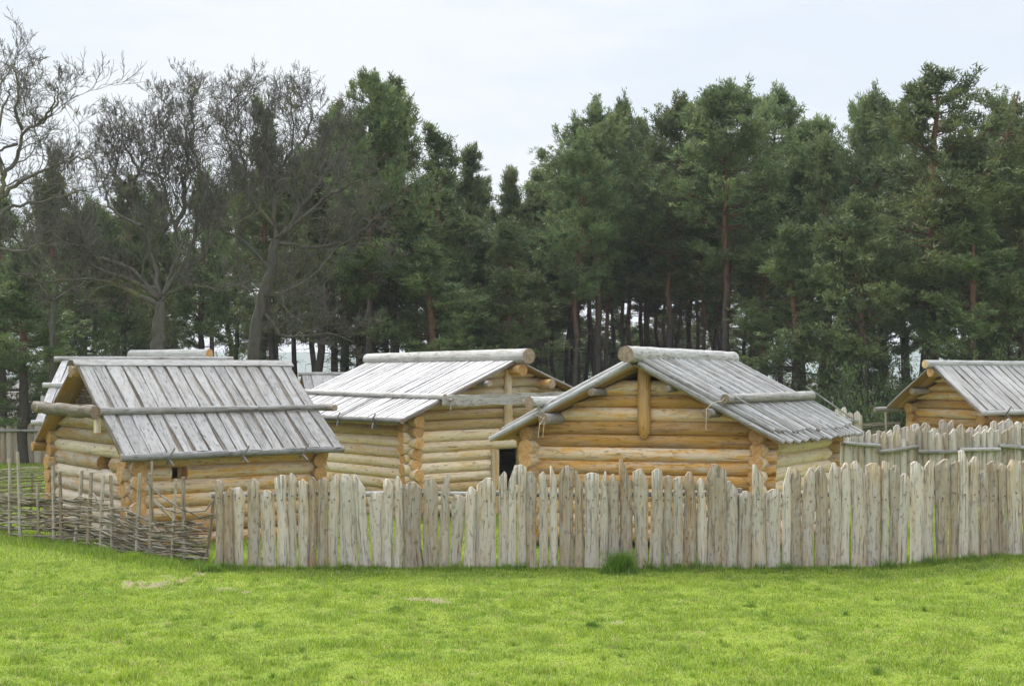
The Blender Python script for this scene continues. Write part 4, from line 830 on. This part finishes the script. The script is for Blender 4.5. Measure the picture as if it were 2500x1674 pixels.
# ------------------------------------------------------------------ grass
def blades(x,y,hh,wd,kind,rng,lean=.55):
    n=len(x); z=ground_z(x,y); a=rng.uniform(0,2*PI,n); l=rng.uniform(.1,1,n)*lean*hh; b=rng.uniform(0,2*PI,n)
    base=np.stack([x,y,z-.004],1); s=np.stack([np.cos(a),np.sin(a),np.zeros(n)],1)*(wd*rng.uniform(.7,1.4,n))[:,None]
    tip=base+np.stack([np.cos(b)*l,np.sin(b)*l,hh],1); V=np.stack([base-s,base+s,tip],1).reshape(-1,3)
    return V,np.repeat(rng.random(n),3),np.repeat(kind*np.ones(n),3)
rg=np.random.default_rng(11); parts=[]
def scatter(n,y0,y1,margin,fx=None):
    y=rg.uniform(y0,y1,n); u=rg.uniform(-1,1,n); x=u*(CX*y/F+margin); return x,y
N=680000; y=15.0+(26.9-15.0)*rg.random(N)**.85; x=rg.uniform(-1,1,N)*(CX*y/F+2.0)
clump=fbm(x*3.0,y*2.6,31,3); c2=fbm(x*.8,y*.8,41,2); cl5=fbm(x*5.5,y*4.5,37,2); hb=.020+.062*np.clip(clump-.36,0,1)**1.2*2.0*(.5+.9*c2)+.06*np.clip(cl5-.55,0,1)*2
bare=bare_amt(x,y); dryn=fbm(x*1.1,y*1.6,51,3); keep=(rg.random(N)>bare*.86)&(rg.random(N)>np.clip((dryn-.62)*2.2,0,.5)); x,y,hb=x[keep],y[keep],hb[keep]
parts.append(blades(x,y,hb*rg.uniform(.45,1.3,len(x)),.0060,np.clip((fbm(x*4.4,y*3.6,71,2)-.66)*2.5,0,.35),rg,.9))
n=26000; x=rg.uniform(-5.7,10.5,n); y=YF-.05-np.abs(rg.normal(0,.17,n)); tall=.5+fbm(x*1.1,x*0+3,81,2); parts.append(blades(x,y,rg.uniform(.04,.11,n)*tall*(1.15-np.clip((YF-y)/.5,0,1)*.6),.006,.55*rg.random(n),rg,.5))
n=16000; x=rg.uniform(-5.7,10.5,n); y=YF+.12+rg.uniform(0,.8,n); parts.append(blades(x,y,rg.uniform(.06,.16,n),.006,.3*rg.random(n),rg,.5))
n=30000; px=rg.uniform(-60,500,n); Yw=np.interp(px,[-200,0,50,150,215,260,300,370,420,520],[32.5,30.9,30.2,29.6,28.9,28.2,27.7,27.1,26.5,26.1]); y=Yw+rg.normal(-.1,.35,n); x=(px-CX)*Yw/F
parts.append(blades(x,y,rg.uniform(.05,.15,n)*(.5+fbm(px*.03,px*0,83,2)),.007,.65*rg.random(n),rg,.5))
n=120000; y=rg.uniform(26.9,36,n); x=rg.uniform(-1,1,n)*(CX*y/F+1); parts.append(blades(x,y,rg.uniform(.03,.09,n),.007,.2*rg.random(n),rg,.7))
n=40000; y=rg.uniform(36,60,n); x=(rg.uniform(-120,180,n)-CX)*y/F; parts.append(blades(x,y,rg.uniform(.04,.10,n),.013,.2*rg.random(n),rg,.7))
def tussocks(n,y0,y1,hl,hh_,k0,k1,blad,rad,xr=None,edge=False):
    for i in range(n):
        yy=float(rg.uniform(y0,y1)) if not edge else YF-.06-abs(float(rg.normal(0,.10))); xx=float(rg.uniform(*xr)) if xr else float(rg.uniform(-1,1))*(CX*yy/F+.8)
        m=int(blad*rg.uniform(.6,1.5)); rr=np.abs(rg.normal(0,.55,m))*rad*rg.uniform(.7,1.6); aa=rg.uniform(0,2*PI,m)
        parts.append(blades(xx+np.cos(aa)*rr,yy+np.sin(aa)*rr,rg.uniform(hl,hh_)*rg.uniform(.4,1.1,m),.0055,float(rg.uniform(k0,k1)),rg,.85))
tussocks(300,15.2,25.6,.05,.11,.0,.30,55,.10)
tussocks(20,15.2,25.0,.07,.13,.3,.8,50,.06)
tussocks(130,0,0,.07,.24,.2,.8,60,.07,(-5.7,10.4),True)
V=np.concatenate([p[0] for p in parts]); rn=np.concatenate([p[1] for p in parts]); kd=np.concatenate([p[2] for p in parts])
me=fast_mesh('grass',V,np.arange(len(V)).reshape(-1,3),[BLADE],{'rnd':rn,'kind':kd}); g=bpy.data.objects.new('grass',me); C.objects.link(g)
tag(g,'short bright yellow-green spring grass covering the meadow','grass',kind='stuff')
# single clumps one can point to
def clump_at(label,px,py,n,rad,hmin,hmax,kind):
    Y=F*H/(py-YH); X=(px-CX)*Y/F; a=rg.uniform(0,2*PI,n); r=np.abs(rg.normal(0,.5,n))*rad; x=X+np.cos(a)*r; y=Y+np.sin(a)*r*.6
    V,r_,k_=blades(x,y,rg.uniform(hmin*.5,hmax,n)*np.exp(-(r/rad/1.2)**2),.0065,kind,rg,.8); z=gz(X,Y)
    me=fast_mesh('grass_clump',V-np.array([X,Y,z]),np.arange(len(V)).reshape(-1,3),[BLADE],{'rnd':r_*.85,'kind':k_*rg.uniform(.6,1,len(k_))})
    o=bpy.data.objects.new('grass_clump',me); C.objects.link(o); o.location=(X,Y,z); tag(o,label,'plant','grass clumps in the meadow')
clump_at('tall dark green grass clump against the palisade below the golden gable',1516,1400,1700,.33,.28,.50,.8)
clump_at('dark weed clump at the palisade end beside the wattle fence',515,1398,900,.22,.10,.2,.8)
clump_at('small dark green weed alone in the meadow below the golden hut',1443,1530,500,.16,.06,.12,.9)
clump_at('small weed in the meadow below the middle hut',966,1490,420,.13,.06,.11,.85)
clump_at('bright leafy tuft at the foot of the wattle fence',325,1372,900,.22,.12,.22,.15)
# ------------------------------------------------------------------ the air
hz=MB(); hz.box((-2500,-100,-3.5),(5000,0,0),(0,2750,0),(0,0,75)); hm,nt=new_mat('haze')
pv=ND(nt,'ShaderNodeVolumePrincipled',{'Color':(.9,.94,1,1),'Density':HAZE}); nt.links.new(pv.outputs[0], ND(nt,'ShaderNodeOutputMaterial').inputs['Volume'])
ho=hz.build('haze',[hm]); tag(ho,'thin pale haze in the air over the whole meadow and forest','haze',kind='stuff')
# ------------------------------------------------------------------ light, sky, camera
SUN_EL=math.radians(45); SUN_AZ=math.radians(40)     # behind the huts, from the left
sd=Vector((-math.sin(SUN_AZ)*math.cos(SUN_EL), math.cos(SUN_AZ)*math.cos(SUN_EL), math.sin(SUN_EL)))
L=bpy.data.lights.new('sun','SUN'); L.energy=3.6; L.angle=math.radians(5); L.color=(1,.955,.88); so=bpy.data.objects.new('sun',L); C.objects.link(so); so.rotation_euler=sd.to_track_quat('Z','Y').to_euler()
w=bpy.data.worlds.new('World'); bpy.context.scene.world=w; w.use_nodes=True; nt=w.node_tree; nt.nodes.clear()
sky=ND(nt,'ShaderNodeTexSky',sky_type='NISHITA'); sky.sun_disc=False; sky.sun_elevation=SUN_EL; sky.sun_rotation=-SUN_AZ; sky.air_density=1.2; sky.dust_density=2.0
tc=ND(nt,'ShaderNodeTexCoord').outputs['Generated']; sz=ND(nt,'ShaderNodeSeparateXYZ',{0:tc}); z=sz.outputs[2]
cn=noise(nt, vscale(nt,tc,(1.5,1.5,5.5)), 2.3, 5, .55)
cl=mixc(nt, rng_(nt,cn,.40,.62), (7.1,7.75,8.6), (8.1,8.4,8.8))
cl=mixc(nt, rng_(nt,z,.0,.16,.75,0), cl, (8.6,8.65,8.8))
gain=rng_(nt,z,.22,.85,1.0,3.15)
cl=ND(nt,'ShaderNodeVectorMath',{0:cl},operation='SCALE'); nt.links.new(gain, cl.inputs['Scale'])
mx=mixc(nt, .93, sky.outputs[0], cl.outputs[0])
bg=ND(nt,'ShaderNodeBackground',{'Color':mx,'Strength':.1}); nt.links.new(bg.outputs[0], ND(nt,'ShaderNodeOutputWorld').inputs[0])
cam=bpy.data.cameras.new('camera'); cam.lens=F/2500*36; cam.sensor_width=36; cam.sensor_fit='HORIZONTAL'; cam.shift_y=(YH-837)/2500; cam.clip_end=9000; cam.clip_start=.1
co=bpy.data.objects.new('camera',cam); C.objects.link(co); co.location=(0,0,H); co.rotation_euler=(PI/2,0,0); bpy.context.scene.camera=co
sc=bpy.context.scene; sc.view_settings.view_transform='Standard'; sc.view_settings.look='None'; sc.view_settings.exposure=.2; sc.view_settings.gamma=1; sc.view_settings.use_curve_mapping=False
sc.render.engine='CYCLES'; sc.cycles.use_denoising=True; sc.cycles.sample_clamp_indirect=4; sc.cycles.max_bounces=6; sc.cycles.transparent_max_bounces=4
